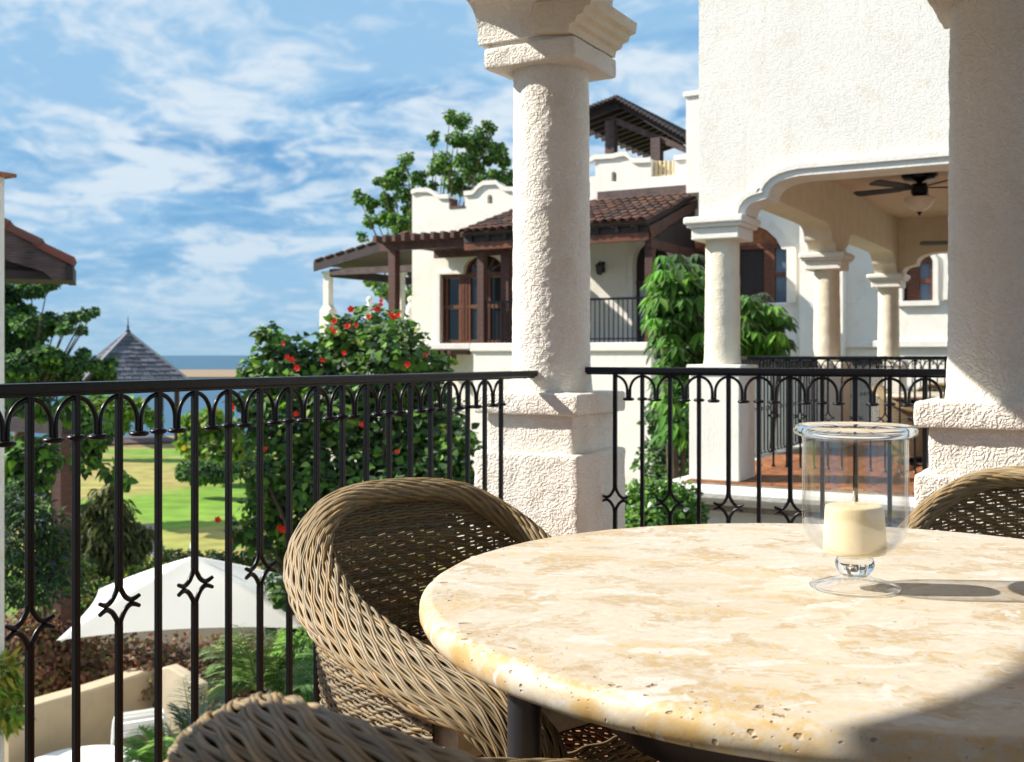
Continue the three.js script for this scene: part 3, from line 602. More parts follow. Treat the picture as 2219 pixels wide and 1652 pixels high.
// ceiling fans
function ceilingFan(label, p, drop, turn) {
  const t = thing('ceiling_fan', label, 'ceiling fan', p, turn, 'ceiling fans of the arcaded wing');
  mesh('mount', [lathe([[0.0, 0], [0.2, 0], [0.205, -0.03], [0.17, -0.075], [0.06, -0.09], [0.03, -0.1], [0.03, -drop], [0, -drop]].reverse(), 28)], M.iron, t);
  mesh('motor', [lathe([[0, -drop], [0.085, -drop], [0.095, -drop - 0.03], [0.095, -drop - 0.11], [0.07, -drop - 0.14], [0, -drop - 0.14]].reverse(), 28)], M.iron, t);
  for (let k = 0; k < 5; k++) { const g = new THREE.ExtrudeGeometry(shapeOf([[0.1, -0.03], [0.2, -0.035], [0.26, -0.065], [0.74, -0.085], [0.785, -0.06], [0.785, 0.06], [0.74, 0.085], [0.26, 0.065], [0.2, 0.035], [0.1, 0.03]]), { depth: 0.012, bevelEnabled: false }); g.rotateX(-Math.PI / 2 + 0.2).translate(0, -drop - 0.05, 0).rotateY(k * Math.PI * 0.4); mesh('blade', [g], M.woodDark, t); }
  mesh('lamp_bowl', [lathe([[0.0, -drop - 0.33], [0.04, -drop - 0.325], [0.10, -drop - 0.29], [0.15, -drop - 0.235], [0.178, -drop - 0.165], [0.16, -drop - 0.16], [0, -drop - 0.145]], 32)], std([0.72, 0.66, 0.56], 0.4), t);
  mesh('finial', [lathe([[0, -drop - 0.375], [0.012, -drop - 0.365], [0.02, -drop - 0.345], [0.035, -drop - 0.33], [0.0, -drop - 0.325]], 16)], M.iron, t);
}
{ const a = pix(1993, HY, 12.7); ceilingFan('dark ceiling fan with a frosted bowl under the veranda ceiling of the arcaded wing', [a.x, 3.249, a.z], 0.12, 0.42); }
ceilingFan('second dark ceiling fan, farther back in the veranda, mostly behind the shaded column', [-1.8, 3.249, -16.4], 0.5, 0.9);
// furniture on the wing's veranda
{
  const GW = 'wicker chairs on the veranda of the arcaded wing';
  const put = (label, px, Z, fx, fz) => { const X = (px - CX) / F * Z; const c = chair(label, X, Z, fx, fz, GW); c.position.y = -0.03; };
  put('wicker chair on the wing veranda, left of the veranda table', 1925, 11.6, 0.9, -0.3);
  put('wicker chair on the wing veranda, behind the veranda table', 2040, 12.6, -0.5, -0.8);
  const q = pix(2010, HY, 11.5), t = thing('veranda_table', 'round table with a pale top on the wing veranda', 'table', [q.x, -0.03, q.z]);
  mesh('tabletop', [lathe([[0, 0.7], [0.5, 0.7], [0.53, 0.715], [0.53, 0.735], [0.51, 0.75], [0, 0.75]], 40)], M.cushion, t);
  mesh('pedestal', [lathe([[0, 0], [0.3, 0], [0.3, 0.03], [0.06, 0.08], [0.05, 0.5], [0.2, 0.69], [0, 0.69]], 24)], M.woodDark, t);
}
// ---------------------------------------------------------------- the villa at the end of the garden: white plaster, dark timber, clay tiles
const VZ = -22.9, BZ = -20.2, GY0 = -3.9;
const V = (px, py, z = VZ) => { const p = onZ(px, py, z); return [p.x, p.y]; };
const villa = thing('villa', 'white villa with a tiled porch roof, dark timber pergolas and scalloped parapet', 'building');
{
  const xl = V(893, 700)[0], xm = V(1290, 500)[0], xr = 4;
  // left block with its scalloped parapet
  const top = [[893, 415], [905, 411], [928, 410.5], [938, 415], [945, 421], [953, 425], [974, 424.5], [974, 450], [1007, 450], [1007, 418], [1026, 416], [1032, 410], [1039, 402], [1049, 395.5], [1077, 394], [1085, 402], [1096, 408], [1114, 408.5], [1175, 404], [1195, 396], [1210, 388], [1240, 386]].map(([a, b]) => V(a, b));
  const door = [[956, 760], [956, 595], [1006, 594], [1008, 577], [1014, 567], [1024, 559], [1037, 554.5], [1050, 553], [1063, 554.5], [1076, 559], [1086, 567], [1092, 577], [1094, 592], [1144, 590], [1144, 760]].map(([a, b]) => V(a, b));
  const niche = [[1056, 441], [1056, 427], [1058.5, 423], [1061.5, 422], [1064.5, 423], [1067, 427], [1067, 441]].map(([a, b]) => V(a, b));
  mesh('wall', [prismZ([[xl, GY0], ...top, [xm, top.at(-1)[1]], [xm, GY0]], VZ - 0.35, VZ, [door, niche])], M.plaster, villa);
  mesh('side_wall', [bx(xl, xl + 0.35, GY0, 5.0, -29, VZ - 0.351)], M.plaster, villa);
  mesh('niche_back', [prismZ(niche.map(([x, y]) => [x, y]), VZ - 0.349, VZ - 0.25)], std([0.62, 0.5, 0.28], 0.9), villa);
  // coping along the parapet
  const cop = (l, z) => { const u = l.map(([x, y]) => [x, y + 0.035]), d = l.slice().reverse().map(([x, y]) => [x, y - 0.075]); return prismZ([...u, ...d], z + 0.001, z + 0.06); };
  mesh('coping', [cop(top.slice(0, 7), VZ), cop(top.slice(9), VZ)], M.plasterSmooth, villa);
  mesh('notch_frame', [bx(V(974, 0)[0], V(1007, 0)[0], V(980, 452)[1], V(980, 447)[1], VZ - 0.3, VZ + 0.02), bx(V(974, 0)[0], V(978, 0)[0], V(980, 447)[1], V(980, 430)[1], VZ - 0.3, VZ + 0.02)], M.wood, villa);
  // right block, taller, with the tiled porch below
  const topR = [[1240, 352], [1279, 345], [1290, 339.5], [1330, 337], [1345, 333], [1356, 332], [1363, 337], [1368, 344], [1375, 347], [1395, 346.5], [1411, 345], [1411, 383], [1462, 380], [1462, 341], [1490, 338], [1500, 334], [1510, 324], [1518, 318], [1530, 312], [1560, 310]].map(([a, b]) => V(a, b));
  const arch = [[1373, 742], [1373, 575], [1375, 556], [1381, 540], [1392, 528], [1404, 522], [1413, 520.5], [1422, 522], [1433, 528], [1443, 540], [1450, 556], [1452, 575], [1452, 742]].map(([a, b]) => V(a, b));
  const lowDoor = [[1366, 975], [1366, 835], [1420, 835], [1420, 975]].map(([a, b]) => V(a, b));
  const w1 = [[1500, 660], [1500, 541], [1503, 525], [1512, 508], [1528, 494], [1550, 487], [1600, 484], [1640, 489], [1665, 500], [1685, 518], [1698, 541], [1708, 541], [1708, 657]].map(([a, b]) => V(a, b));
  const w2 = [[1957, 653], [1957, 566], [1962, 556], [1975, 548], [1990, 545], [2005, 548], [2018, 556], [2023, 566], [2023, 651]].map(([a, b]) => V(a, b));
  const w3 = [[2059, 650], [2059, 548], [2130, 548], [2130, 650]].map(([a, b]) => V(a, b));
  const slit = [[1325, 393], [1325, 377], [1327, 373], [1330, 371.5], [1333, 373], [1336, 377], [1336, 393]].map(([a, b]) => V(a, b));
  mesh('wall', [prismZ([[xm + 0.002, GY0], [xm + 0.002, topR[0][1]], ...topR, [xr, topR.at(-1)[1]], [xr, GY0]], VZ - 0.35, VZ, [arch, slit, w1, w2, w3, lowDoor])], M.plaster, villa);
  mesh('niche_back', [prismZ(slit, VZ - 0.349, VZ - 0.25)], std([0.62, 0.5, 0.28], 0.9), villa);
  mesh('coping', [cop(topR.slice(0, 11), VZ), cop(topR.slice(13), VZ)], M.plasterSmooth, villa);
  const bal = merged(lathe([[0, 0], [0.04, 0], [0.055, 0.03], [0.035, 0.08], [0.06, 0.16], [0.045, 0.26], [0.035, 0.31], [0.05, 0.35], [0, 0.35]], 10));
  for (let k = 0; k < 5; k++) { const p = V(1417 + k * 9.6, 381); share('parapet_baluster', bal, std([0.6, 0.48, 0.28], 0.9), villa, [p[0], p[1], VZ - 0.15]); }
  mesh('flashing', [bx(xm + 0.1, V(1513, 0)[0], V(1400, 430)[1], V(1400, 409)[1], VZ + 0.001, VZ + 0.10)], M.woodGrey, villa);
  // sill bands
  mesh('sill_band', [bx(xl - 0.05, V(1024, 0)[0], 1.27, 1.42, VZ + 0.001, VZ + 0.12, 0.02), bx(V(1455, 0)[0], xr, 1.28, 1.42, VZ + 0.001, VZ + 0.1, 0.02)], M.plasterSmooth, villa);
  // white surrounds
  const surround = (l, wd, z0, z1) => { const o = l.map(([x, y], i) => { const p = l[Math.max(i - 1, 0)], q = l[Math.min(i + 1, l.length - 1)], dx = q[0] - p[0], dy = q[1] - p[1], n = Math.hypot(dx, dy) || 1; return [x - dy / n * wd, y + dx / n * wd]; }); return prismZ([...o, ...l.slice().reverse()], z0, z1); };
  mesh('door_surround', [surround(door, 0.11, VZ + 0.001, VZ + 0.07)], M.plasterSmooth, villa);
  mesh('door_surround', [surround(arch, 0.11, VZ + 0.001, VZ + 0.07)], M.plasterSmooth, villa);
  mesh('window_surround', [surround([w1[0], ...w1.slice(1)], 0.20, VZ + 0.001, VZ + 0.12)], M.plasterSmooth, villa);
  mesh('window_surround', [surround(w2, 0.10, VZ + 0.001, VZ + 0.08), bx(w2[0][0] - 0.12, w2.at(-1)[0] + 0.12, w2[0][1] - 0.10, w2[0][1], VZ + 0.001, VZ + 0.1)], M.plasterSmooth, villa);
  mesh('window_surround', [surround(w3, 0.12, VZ + 0.001, VZ + 0.08)], M.plasterSmooth, villa);
  // the french door with its fanlight
  const dz = VZ - 0.16;
  const dr = sub('french_door', villa);
  const X = (p) => V(p, 700)[0], Y = (p, at = 1050) => V(at, p)[1];
  const fr = []; for (const p of [956, 1001, 1006, 1050, 1094, 1099, 1144]) fr.push(bx(X(p) - 0.045, X(p) + 0.045, 1.3, Y(594), dz, dz + 0.09));
  fr.push(bx(X(956), X(1144), Y(600), Y(590), dz + 0.001, dz + 0.11), bx(X(956), X(1144), Y(667), Y(660), dz + 0.001, dz + 0.085), bx(X(956), X(1144), 1.3, Y(738), dz + 0.001, dz + 0.1));
  for (const p of [979, 1028, 1072, 1121]) for (const s of [-1, 1]) fr.push(bx(X(p) + s * 0.2 - 0.035, X(p) + s * 0.2 + 0.035, 1.3, Y(597), dz + 0.002, dz + 0.08));
  mesh('frame', fr, M.woodRed, dr);
  const fc = [X(1050), Y(592)], fR = (X(1094) - X(1006)) / 2;
  const fan = []; for (let k = 0; k < 7; k++) { const a = k / 6 * Math.PI; fan.push(beam([fc[0] + 0.12 * Math.cos(a), fc[1] + 0.1 * Math.sin(a), dz + 0.05], [fc[0] + fR * 0.98 * Math.cos(a), fc[1] + fR * 0.9 * Math.sin(a), dz + 0.05], 0.05, 0.035)); }
  fan.push(prismZ([...arcPts(fc[0], fc[1], fR, fR * 0.92, 0, 180, 16), ...arcPts(fc[0], fc[1], fR - 0.07, fR * 0.92 - 0.07, 180, 0, 16)], dz, dz + 0.08));
  mesh('fanlight', fan, M.woodRed, dr);
  for (const [a, b] of [[957, 1002], [1005, 1050], [1050, 1095], [1098, 1143]]) for (const [c, d] of [[736, 668], [659, 601]]) mesh('pane', [bx(X(a) + 0.02, X(b) - 0.02, Y(c), Y(d), dz + 0.02, dz + 0.032)], M.pane, dr);
  mesh('pane', [prismZ(arcPts(fc[0], fc[1], fR - 0.02, fR * 0.9, 0, 180, 16), dz + 0.02, dz + 0.03)], M.pane, dr);
  // arched porch door
  const ad = sub('arched_door', villa), az = VZ - 0.22;
  mesh('leaf', [prismZ(arch.map(([x, y]) => [x, y]), az, az + 0.05)], M.woodDark, ad);
  const ac = (arch[0][0] + arch.at(-1)[0]) / 2;
  mesh('frame', [bx(ac - 0.04, ac + 0.04, 1.3, arch[6][1], az + 0.05, az + 0.09), bx(arch[0][0], arch.at(-1)[0], 2.75, 2.83, az + 0.051, az + 0.085)], M.wood, ad);
  for (const s of [-1, 1]) mesh('pane', [bx(ac + s * 0.22 - 0.13, ac + s * 0.22 + 0.13, 1.9, 2.7, az + 0.05, az + 0.06)], std([0.25, 0.28, 0.33], 0.15), ad);
  mesh('low_door', [prismZ(lowDoor, VZ - 0.25, VZ - 0.2)], M.woodRed, villa);
  // windows seen through the arcade
  const win = (l, label, mid, withFan) => {
    const g = sub('window', villa), z = VZ - 0.2, x0 = l[0][0], x1 = l.at(-1)[0], y0 = l[0][1], yt = l[1][1];
    mesh('shutter', [bx(x0, mid - 0.06, y0, yt, z, z + 0.05)], M.woodDark, g);
    mesh('frame', [bx(mid - 0.09, mid + 0.14, y0, yt, z, z + 0.1), bx(x1 - 0.07, x1, y0, yt, z, z + 0.1), bx(mid + 0.141, x1 - 0.071, (y0 + yt) / 2 - 0.04, (y0 + yt) / 2 + 0.04, z, z + 0.09), bx(x0, x1, yt - 0.05, yt + 0.04, z + 0.002, z + 0.12)], M.woodRed, g);
    mesh('pane', [bx(mid + 0.141, x1 - 0.071, y0, yt - 0.05, z + 0.02, z + 0.03)], std([0.1, 0.14, 0.2], 0.05), g);
    if (withFan) mesh('fan_shutter', [prismZ([[x0, yt + 0.041], ...l.slice(2, -2).filter(([, y]) => y > yt + 0.05), [x1, yt + 0.041]], z, z + 0.06)], M.terracotta, g);
  };
  win(w1, '', V(1662, 600)[0], true);
  win(w2, '', V(1975, 600)[0], true);
  { const g = sub('window', villa); mesh('shutter', [prismZ(w3, VZ - 0.2, VZ - 0.15)], M.woodDark, g); }
  mesh('pilaster', [bx(V(1742, 0)[0], V(1835, 0)[0], GY0, 4.4, VZ + 0.001, VZ + 0.35)], M.plaster, villa);
  // balcony in front: parapet wall, top band, dark railing
  const bl = V(1026, 0, BZ)[0], br = V(1411, 0, BZ)[0];
  mesh('balcony_wall', [bx(bl, br, GY0, 1.2, BZ - 0.3, BZ), bx(br - 0.3, br, GY0, 1.2, VZ, BZ - 0.301)], M.plaster, villa);
  mesh('balcony_coping', [bx(bl - 0.06, br + 0.06, 1.201, 1.385, BZ - 0.36, BZ + 0.06, 0.025)], M.plasterSmooth, villa);
  mesh('balcony_floor', [bx(bl, br, 1.05, 1.199, VZ, BZ - 0.301)], M.grout, villa);
  const rl = sub('balcony_railing', villa), r0 = V(1046, 0, BZ)[0], r1 = V(1396, 0, BZ)[0];
  mesh('rail', [bx(r0, r1, 2.26, 2.305, BZ - 0.17, BZ - 0.12), bx(r0, r1, 1.45, 1.475, BZ - 0.16, BZ - 0.13)], M.iron, rl);
  const bg = merged(bx(-0.009, 0.009, 1.386, 2.26, -0.009, 0.009));
  for (let k = 0, n = Math.round((r1 - r0) / 0.105); k <= n; k++) share('baluster', bg, M.iron, rl, [r0 + (r1 - r0) * k / n, 0, BZ - 0.145]);
  // tiled porch roof
  const roof = sub('porch_roof', villa);
  const ex0 = -12.67, ex1 = -8.27, ey = 3.78, ez = -20.0, ty = 4.68, tz = VZ;
  const L = Math.hypot(ty - ey, tz - ez), ang = Math.atan2(ty - ey, ez - tz);
  const deck = new THREE.BoxGeometry(ex1 - ex0 - 0.06, 0.05, L - 0.02).rotateX(ang).translate((ex0 + ex1) / 2, (ey + ty) / 2 - 0.05, (ez + tz) / 2);
  mesh('deck', [deck], M.woodDark, roof);
  const pitch = 0.2, rowL = 0.38, rows = Math.ceil(L / rowL), cols = Math.round((ex1 - ex0) / pitch);
  const tileGeo = (r, inv) => { const g = new THREE.CylinderGeometry(r * 0.86, r, rowL + 0.06, 9, 1, true, inv ? Math.PI * 0.5 : -Math.PI / 2, Math.PI); const g2 = new THREE.CylinderGeometry(r * 0.86 - 0.014, r - 0.014, rowL + 0.06, 9, 1, true, inv ? Math.PI * 0.5 : -Math.PI / 2, Math.PI); g.computeVertexNormals(); return merged([g.rotateX(-Math.PI / 2), g2.rotateX(-Math.PI / 2)]); };
  const tmats = [[0.20, 0.092, 0.06], [0.26, 0.112, 0.066], [0.16, 0.08, 0.058], [0.30, 0.14, 0.085], [0.12, 0.07, 0.058]].map((c) => std(c, 0.85, { map: mottle, side: THREE.DoubleSide }));
  const cover = tileGeo(0.088, false);
  reseed(901);
  for (let i = 0; i < cols; i++) for (let j = 0; j < rows; j++) {
    const o = share('tile', cover, tmats[Math.floor(rnd() * 5)], roof), s = (j + 0.5) * rowL;
    o.rotation.set(ang - 0.04, 0, rr(-0.04, 0.04));
    o.position.set(ex0 + pitch * (i + 0.5) + rr(-0.008, 0.008), ey + s * Math.sin(ang) + 0.005 + rr(-0.006, 0.006), ez - s * Math.cos(ang) + rr(-0.015, 0.015) + 0.05);
  }
  mesh('pan_bed', [new THREE.BoxGeometry(ex1 - ex0 - 0.1, 0.02, L).rotateX(ang).translate((ex0 + ex1) / 2, (ey + ty) / 2 - 0.012, (ez + tz) / 2)], std([0.10, 0.06, 0.045], 0.9), roof);
  mesh('eave_beam', [bx(ex0 + 0.05, ex1 - 0.05, ey - 0.36, ey - 0.2, ez - 0.25, ez - 0.1)], M.woodRed, roof);
  mesh('eave_board', [bx(ex0 + 0.05, ex1 - 0.05, ey - 0.195, ey - 0.07, ez - 0.2, ez - 0.08)], M.woodDark, roof);
  for (let k = 0; k < 10; k++) { const x = ex0 + 0.25 + k * (ex1 - ex0 - 0.5) / 9; mesh('rafter', [beam([x, ey - 0.12, ez - 0.02], [x, ty - 0.12, tz], 0.08, 0.12)], M.woodDark, roof); }
  mesh('gable_board', [prismX([[ez - 0.1, ey - 0.1], [tz, ty - 0.12], [tz, ty - 0.3], [ez - 0.25, ey - 0.3]], ex1 - 0.06, ex1 - 0.01)], M.wood, roof);
  mesh('tie_beam', [bx(ex1 - 0.12, ex1 - 0.005, ey - 0.5, ey - 0.32, tz, ez - 0.22)], M.wood, roof);
  mesh('gable_panel', [prismX([[ez - 0.45, ey - 0.3], [tz, ty - 0.32], [tz, ey - 0.3]], ex1 - 0.10, ex1 - 0.07)], M.woodDark, roof);
  for (const p of [1036, 1402]) mesh('post', [bx(V(p, 0, BZ)[0] - 0.085, V(p, 0, BZ)[0] + 0.085, 1.386, ey - 0.361, BZ - 0.26, BZ - 0.09, 0.01)], M.wood, roof);
  // timber pergola to the left of the porch
  const pg = sub('pergola', villa), pz = -20.6, px0 = V(826, 0, pz)[0], px1 = V(1060, 0, pz)[0], py = V(900, 541, pz)[1];
  mesh('beam', [bx(px0, px1, py, py + 0.17, pz - 0.07, pz + 0.07)], M.wood, pg);
  mesh('beam', [bx(px0 + 0.1, px1, py + 0.0, py + 0.17, VZ + 0.13, VZ + 0.24)], M.wood, pg);
  for (let k = 0; k < 11; k++) { const x = px0 + 0.12 + k * (px1 - px0 - 0.3) / 10; mesh('rafter', [bx(x - 0.045, x + 0.045, py + 0.172, py + 0.33, VZ + 0.01, pz + 0.42)], M.wood, pg); }
  for (const p of [854, 1098]) mesh('post', [bx(V(p, 0, pz)[0] - 0.1, V(p, 0, pz)[0] + 0.1, p < 900 ? -1.0 : 1.386, py - 0.002, pz - 0.1, pz + 0.1, 0.01)], M.wood, pg);
  // small pergola under the sill
  const p2 = sub('low_pergola', villa), lx0 = V(930, 0)[0], lx1 = V(1022, 0)[0];
  mesh('beam', [bx(lx0, lx1, V(980, 786)[1], V(980, 769)[1], VZ + 0.7, VZ + 0.82)], M.wood, p2);
  for (let k = 0; k < 7; k++) { const x = lx0 + 0.06 + k * (lx1 - lx0 - 0.12) / 6; mesh('rafter', [bx(x - 0.04, x + 0.04, V(980, 769)[1] + 0.002, V(980, 769)[1] + 0.11, VZ + 0.001, VZ + 0.95)], M.wood, p2); }
  // veranda on the left side under a low roof
  const vr = sub('side_veranda', villa), fz = VZ - 0.4;
  const e0 = V(679, 568, fz), e1 = [xl - 0.003, V(893, 498, fz)[1]];
  const sl = (e1[1] - e0[1]) / (e1[0] - e0[0]);
  const slab = (d0, d1) => [[e0[0], e0[1] - d0], [e1[0], e1[1] - d0], [e1[0], e1[1] - d1], [e0[0], e0[1] - d1]];
  mesh('roof_deck', [prismZ(slab(0, 0.08), fz - 5.5, fz - 0.06)], M.woodDark, vr);
  mesh('rake_board', [prismZ(slab(-0.02, 0.26), fz - 0.058, fz)], M.woodDark, vr);
  const rt = merged(bx(-0.13, 0.13, 0, 0.05, -0.12, 0.12, 0.02));
  for (let k = 0; k < 10; k++) { const f = (k + 0.5) / 10, o = share('roof_tile', rt, tmats[k % 5], vr, [e0[0] + (e1[0] - e0[0]) * f, e0[1] + (e1[1] - e0[1]) * f + 0.015, fz - 0.08]); o.rotation.z = Math.atan(sl) + 0.06; }
  mesh('tie_beam', [bx(V(714, 0, fz)[0], xl - 0.005, V(800, 592, fz)[1], V(800, 578, fz)[1], fz - 0.2, fz - 0.07)], M.woodGrey, vr);
  mesh('eave_beam', [bx(V(703, 0, fz)[0], V(703, 0, fz)[0] + 0.16, e0[1] - 0.42, e0[1] - 0.2, fz - 5.4, fz - 0.21)], M.woodDark, vr);
  for (const [p, zz, lo] of [[711, fz - 0.25, 661], [868, fz - 2.8, 690]]) {
    const x = V(p, 0, zz)[0], pl = sub('pillar', vr, [x, 0, zz]), yl = V(p, lo, zz)[1], yt = Math.min(e0[1] + (x - e0[0]) * sl - 0.28, V(p, 590, zz)[1]);
    mesh('shaft', [bx(-0.1, 0.1, yl, yt - 0.06, -0.1, 0.1, 0.012), bx(-0.14, 0.14, yt - 0.06, yt + 0.02, -0.14, 0.14, 0.01)], M.plaster, pl);
    mesh('pedestal', [prismZ([[-0.1, yl], [0.1, yl], [0.17, yl - 0.1], [0.17, yl - 0.16], [-0.17, yl - 0.16], [-0.17, yl - 0.1]], -0.1, 0.1), bx(-0.17, 0.17, -0.6, yl - 0.14, -0.17, 0.17, 0.012)], M.plaster, pl);
  }
  const fin = merged(lathe([[0, 0], [0.16, 0], [0.16, 0.08], [0.1, 0.12], [0.13, 0.22], [0.12, 0.34], [0.07, 0.42], [0.05, 0.46], [0.09, 0.53], [0.07, 0.6], [0, 0.64]], 14));
  for (const p of [801, 890]) { const q = V(p, 673, fz + 0.2); share('finial', fin, M.plaster, vr, [q[0], q[1] - 0.26, fz + 0.2]); }
  mesh('veranda_base', [bx(V(690, 0, fz)[0], xl - 0.005, GY0, 1.05, fz - 5.4, fz - 0.45)], M.plaster, vr);
  mesh('railing', [bx(V(726, 0, fz)[0], xl - 0.3, 1.95, 2.0, fz - 0.3, fz - 0.26), ...Array.from({ length: 18 }, (_, k) => bx(V(728, 0, fz)[0] + k * 0.105, V(728, 0, fz)[0] + k * 0.105 + 0.02, 1.05, 1.95, fz - 0.29, fz - 0.27))], M.iron, vr);
  // roof terrace pergola behind the parapet
  const rp = sub('roof_pergola', villa), rz = -25.0, ap = V(1342, 224, rz), rt2 = V(1520, 326, rz), lt = V(1225, 268, rz);
  for (let k = 0; k < 13; k++) { const z = rz - 0.12 - k * 0.42; mesh('rafter', [beam([ap[0], ap[1], z], [rt2[0], rt2[1], z], 0.09, 0.16), beam([ap[0], ap[1], z], [lt[0], lt[1], z], 0.09, 0.16)], M.woodDark, rp); }
  for (let k = 0; k < 23; k++) { const f = k / 22; mesh('slat', [bx(ap[0] + (rt2[0] - ap[0]) * f - 0.055, ap[0] + (rt2[0] - ap[0]) * f + 0.055, ap[1] + (rt2[1] - ap[1]) * f + 0.085, ap[1] + (rt2[1] - ap[1]) * f + 0.155, rz - 5.4, rz + 0.25)], M.woodDark, rp); }
  for (let k = 1; k < 13; k++) { const f = k / 13; mesh('slat', [bx(ap[0] + (lt[0] - ap[0]) * f - 0.045, ap[0] + (lt[0] - ap[0]) * f + 0.045, ap[1] + (lt[1] - ap[1]) * f + 0.085, ap[1] + (lt[1] - ap[1]) * f + 0.155, rz - 5.4, rz + 0.25)], M.woodDark, rp); }
  const bz = rz - 0.35, ba = V(1325, 258, bz), bb = V(1500, 330, bz);
  mesh('beam', [beam([ba[0], ba[1], bz], [bb[0], bb[1], bz], 0.12, 0.15)], M.woodGrey, rp);
  for (const [p, yT] of [[1325, 262], [1424, 300]]) { const x = V(p, 0, bz)[0]; mesh('post', [bx(x - 0.13, x + 0.13, 4.2, V(p, yT, bz)[1], bz - 0.12, bz + 0.12, 0.01)], M.woodGrey, rp); }
  mesh('deck_wall', [bx(V(1285, 0)[0], 3.9, 4.0, 4.9, -30, -29.7)], M.woodDark, rp);
  mesh('roof_deck', [bx(xl + 0.36, 3.9, 4.25, 4.4, -29.6, VZ - 0.36)], M.grout, villa);
  const cp = V(1509, 0, -22.4)[0];
  mesh('chimney', [bx(cp - 0.12, cp + 0.9, 4.6, V(1509, 216, -22.4)[1], -22.85, -22.1, 0.01), bx(cp - 0.17, cp + 0.95, V(1509, 216, -22.4)[1], V(1509, 205, -22.4)[1], -22.9, -22.05, 0.02)], M.plaster, villa);
  // wall lantern
  const lp = V(1307, 596), ln = thing('wall_lantern', 'small dark lantern on the porch wall of the villa', 'lantern', [lp[0], lp[1], VZ]);
  mesh('bracket', [sweep(curve([[0, 0.14, 0.005], [0, 0.2, 0.1], [0, 0.3, 0.16], [0, 0.27, 0.2]], 10), 0.018, 6), bx(-0.05, 0.05, 0.05, 0.3, 0.001, 0.03)], M.iron, ln);
  mesh('lamp_body', [lathe([[0, 0], [0.05, 0.01], [0.085, 0.06], [0.1, 0.2], [0.115, 0.22], [0.05, 0.28], [0, 0.3]], 8).translate(0, -0.02, 0.2)], std([0.03, 0.03, 0.035], 0.3), ln);
}
// ---------------------------------------------------------------- ground, lawn, sea, sand
const camGeo = (g) => g.rotateY(YAW);                            // geometry drawn as (right, up, -ahead) of the terrace corner we look from
{
  const lawnTex = dataTex(1024, (u, v) => {
    const X = (u - 0.5) * 120, Z = v * 120 - 20;
    const n = fbm(X * 0.16, Z * 0.16, 5) , m = fbm(X * 1.3, Z * 1.3, 3), w = fbm(X * 0.07 + 9, Z * 0.07 + 4, 3);
    let g = 1.15 * Math.exp(-Math.pow((Z - (38 + 1.5 * (X + 11.5)) + n * 4) / 3.4, 2)) + 0.95 * Math.exp(-Math.pow((Z - 55.5 + n * 2) / 2.3, 2)) + 0.30 * sstep(28, 24, Z) + 0.29 + 0.45 * n + 0.2 * w;
    if (Z > 58) g *= 0.5;
    g = clamp(g);
    let c = mixv([0.33, 0.265, 0.075], [0.13, 0.25, 0.012], sstep(0.12, 0.85, g));
    c = c.map((q, i) => q * (1 + 0.3 * m + 0.16 * n));
    if (Z > 58) c = mixv(c, [0.26, 0.17, 0.09], 0.45);
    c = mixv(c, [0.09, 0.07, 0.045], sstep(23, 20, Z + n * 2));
    return c.map((q) => lin2s(clamp(q)));
  }, true);
  lawnTex.wrapS = lawnTex.wrapT = THREE.ClampToEdgeWrapping;
  const g = new THREE.PlaneGeometry(900, 130, 90, 65).rotateX(-Math.PI / 2).translate(0, 0, -45), p = g.attributes.position, uv = g.attributes.uv;
  for (let i = 0; i < p.count; i++) {
    const X = p.getX(i), Z = -p.getZ(i), n = noise2(X * 0.05, Z * 0.05) * 0.25;
    p.setY(i, -3.9 - 4.2 * sstep(66, 84, Z + n * 10));
    uv.setXY(i, X / 120 + 0.5, (Z + 20) / 120);
  }
  g.computeVertexNormals(); g.userData.ownUV = true;
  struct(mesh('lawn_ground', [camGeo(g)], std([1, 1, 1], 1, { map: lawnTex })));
  const seaBump = dataTex(512, (u, v) => { const k = 0.5 + 0.3 * fbm(u * 6, v * 14, 5, 6); return [k, k, k]; });
  const sg = new THREE.PlaneGeometry(90000, 46000, 1, 1).rotateX(-Math.PI / 2).translate(0, -6.2, -22900);
  { const q = sg.attributes.position, w = sg.attributes.uv; for (let i = 0; i < q.count; i++) w.setXY(i, q.getX(i) / 40, q.getZ(i) / 40); } sg.userData.ownUV = true;
  struct(mesh('sea', [camGeo(sg)], phys([0.02, 0.085, 0.15], 0.4, { specularIntensity: 0.6, bumpMap: seaBump, bumpScale: 0.4 })));
  const spit = shapeOf([[-520, -365], [-160, -350], [-40, -352], [30, -380], [120, -430], [30, -470], [-100, -505], [-520, -520]]);
  const sp = new THREE.ExtrudeGeometry(spit, { depth: 0.5, bevelEnabled: true, bevelSize: 6, bevelThickness: 0.25, bevelSegments: 2 }).rotateX(Math.PI / 2).translate(0, -5.75, 0);
  { const q = sp.attributes.position; for (let i = 0; i < q.count; i++) q.setZ(i, q.getZ(i)); }
  sp.scale(1, 1, 1);
  // the outline above is (right, -ahead): turn it over so that it lies ahead
  { const q = sp.attributes.position; for (let i = 0; i < q.count; i++) q.setZ(i, -Math.abs(q.getZ(i))); sp.computeVertexNormals(); }
  struct(mesh('sandbank', [camGeo(sp)], std([0.40, 0.28, 0.165], 0.95, { map: mottle, side: THREE.DoubleSide })));
  const pt = new THREE.PlaneGeometry(6.2, 5.4, 1, 1).rotateX(-Math.PI / 2).translate(-5.0, -3.88, -12.2);
  struct(mesh('patio_paving', [camGeo(pt)], std([0.45, 0.38, 0.29], 0.9, { map: mottle })));
}

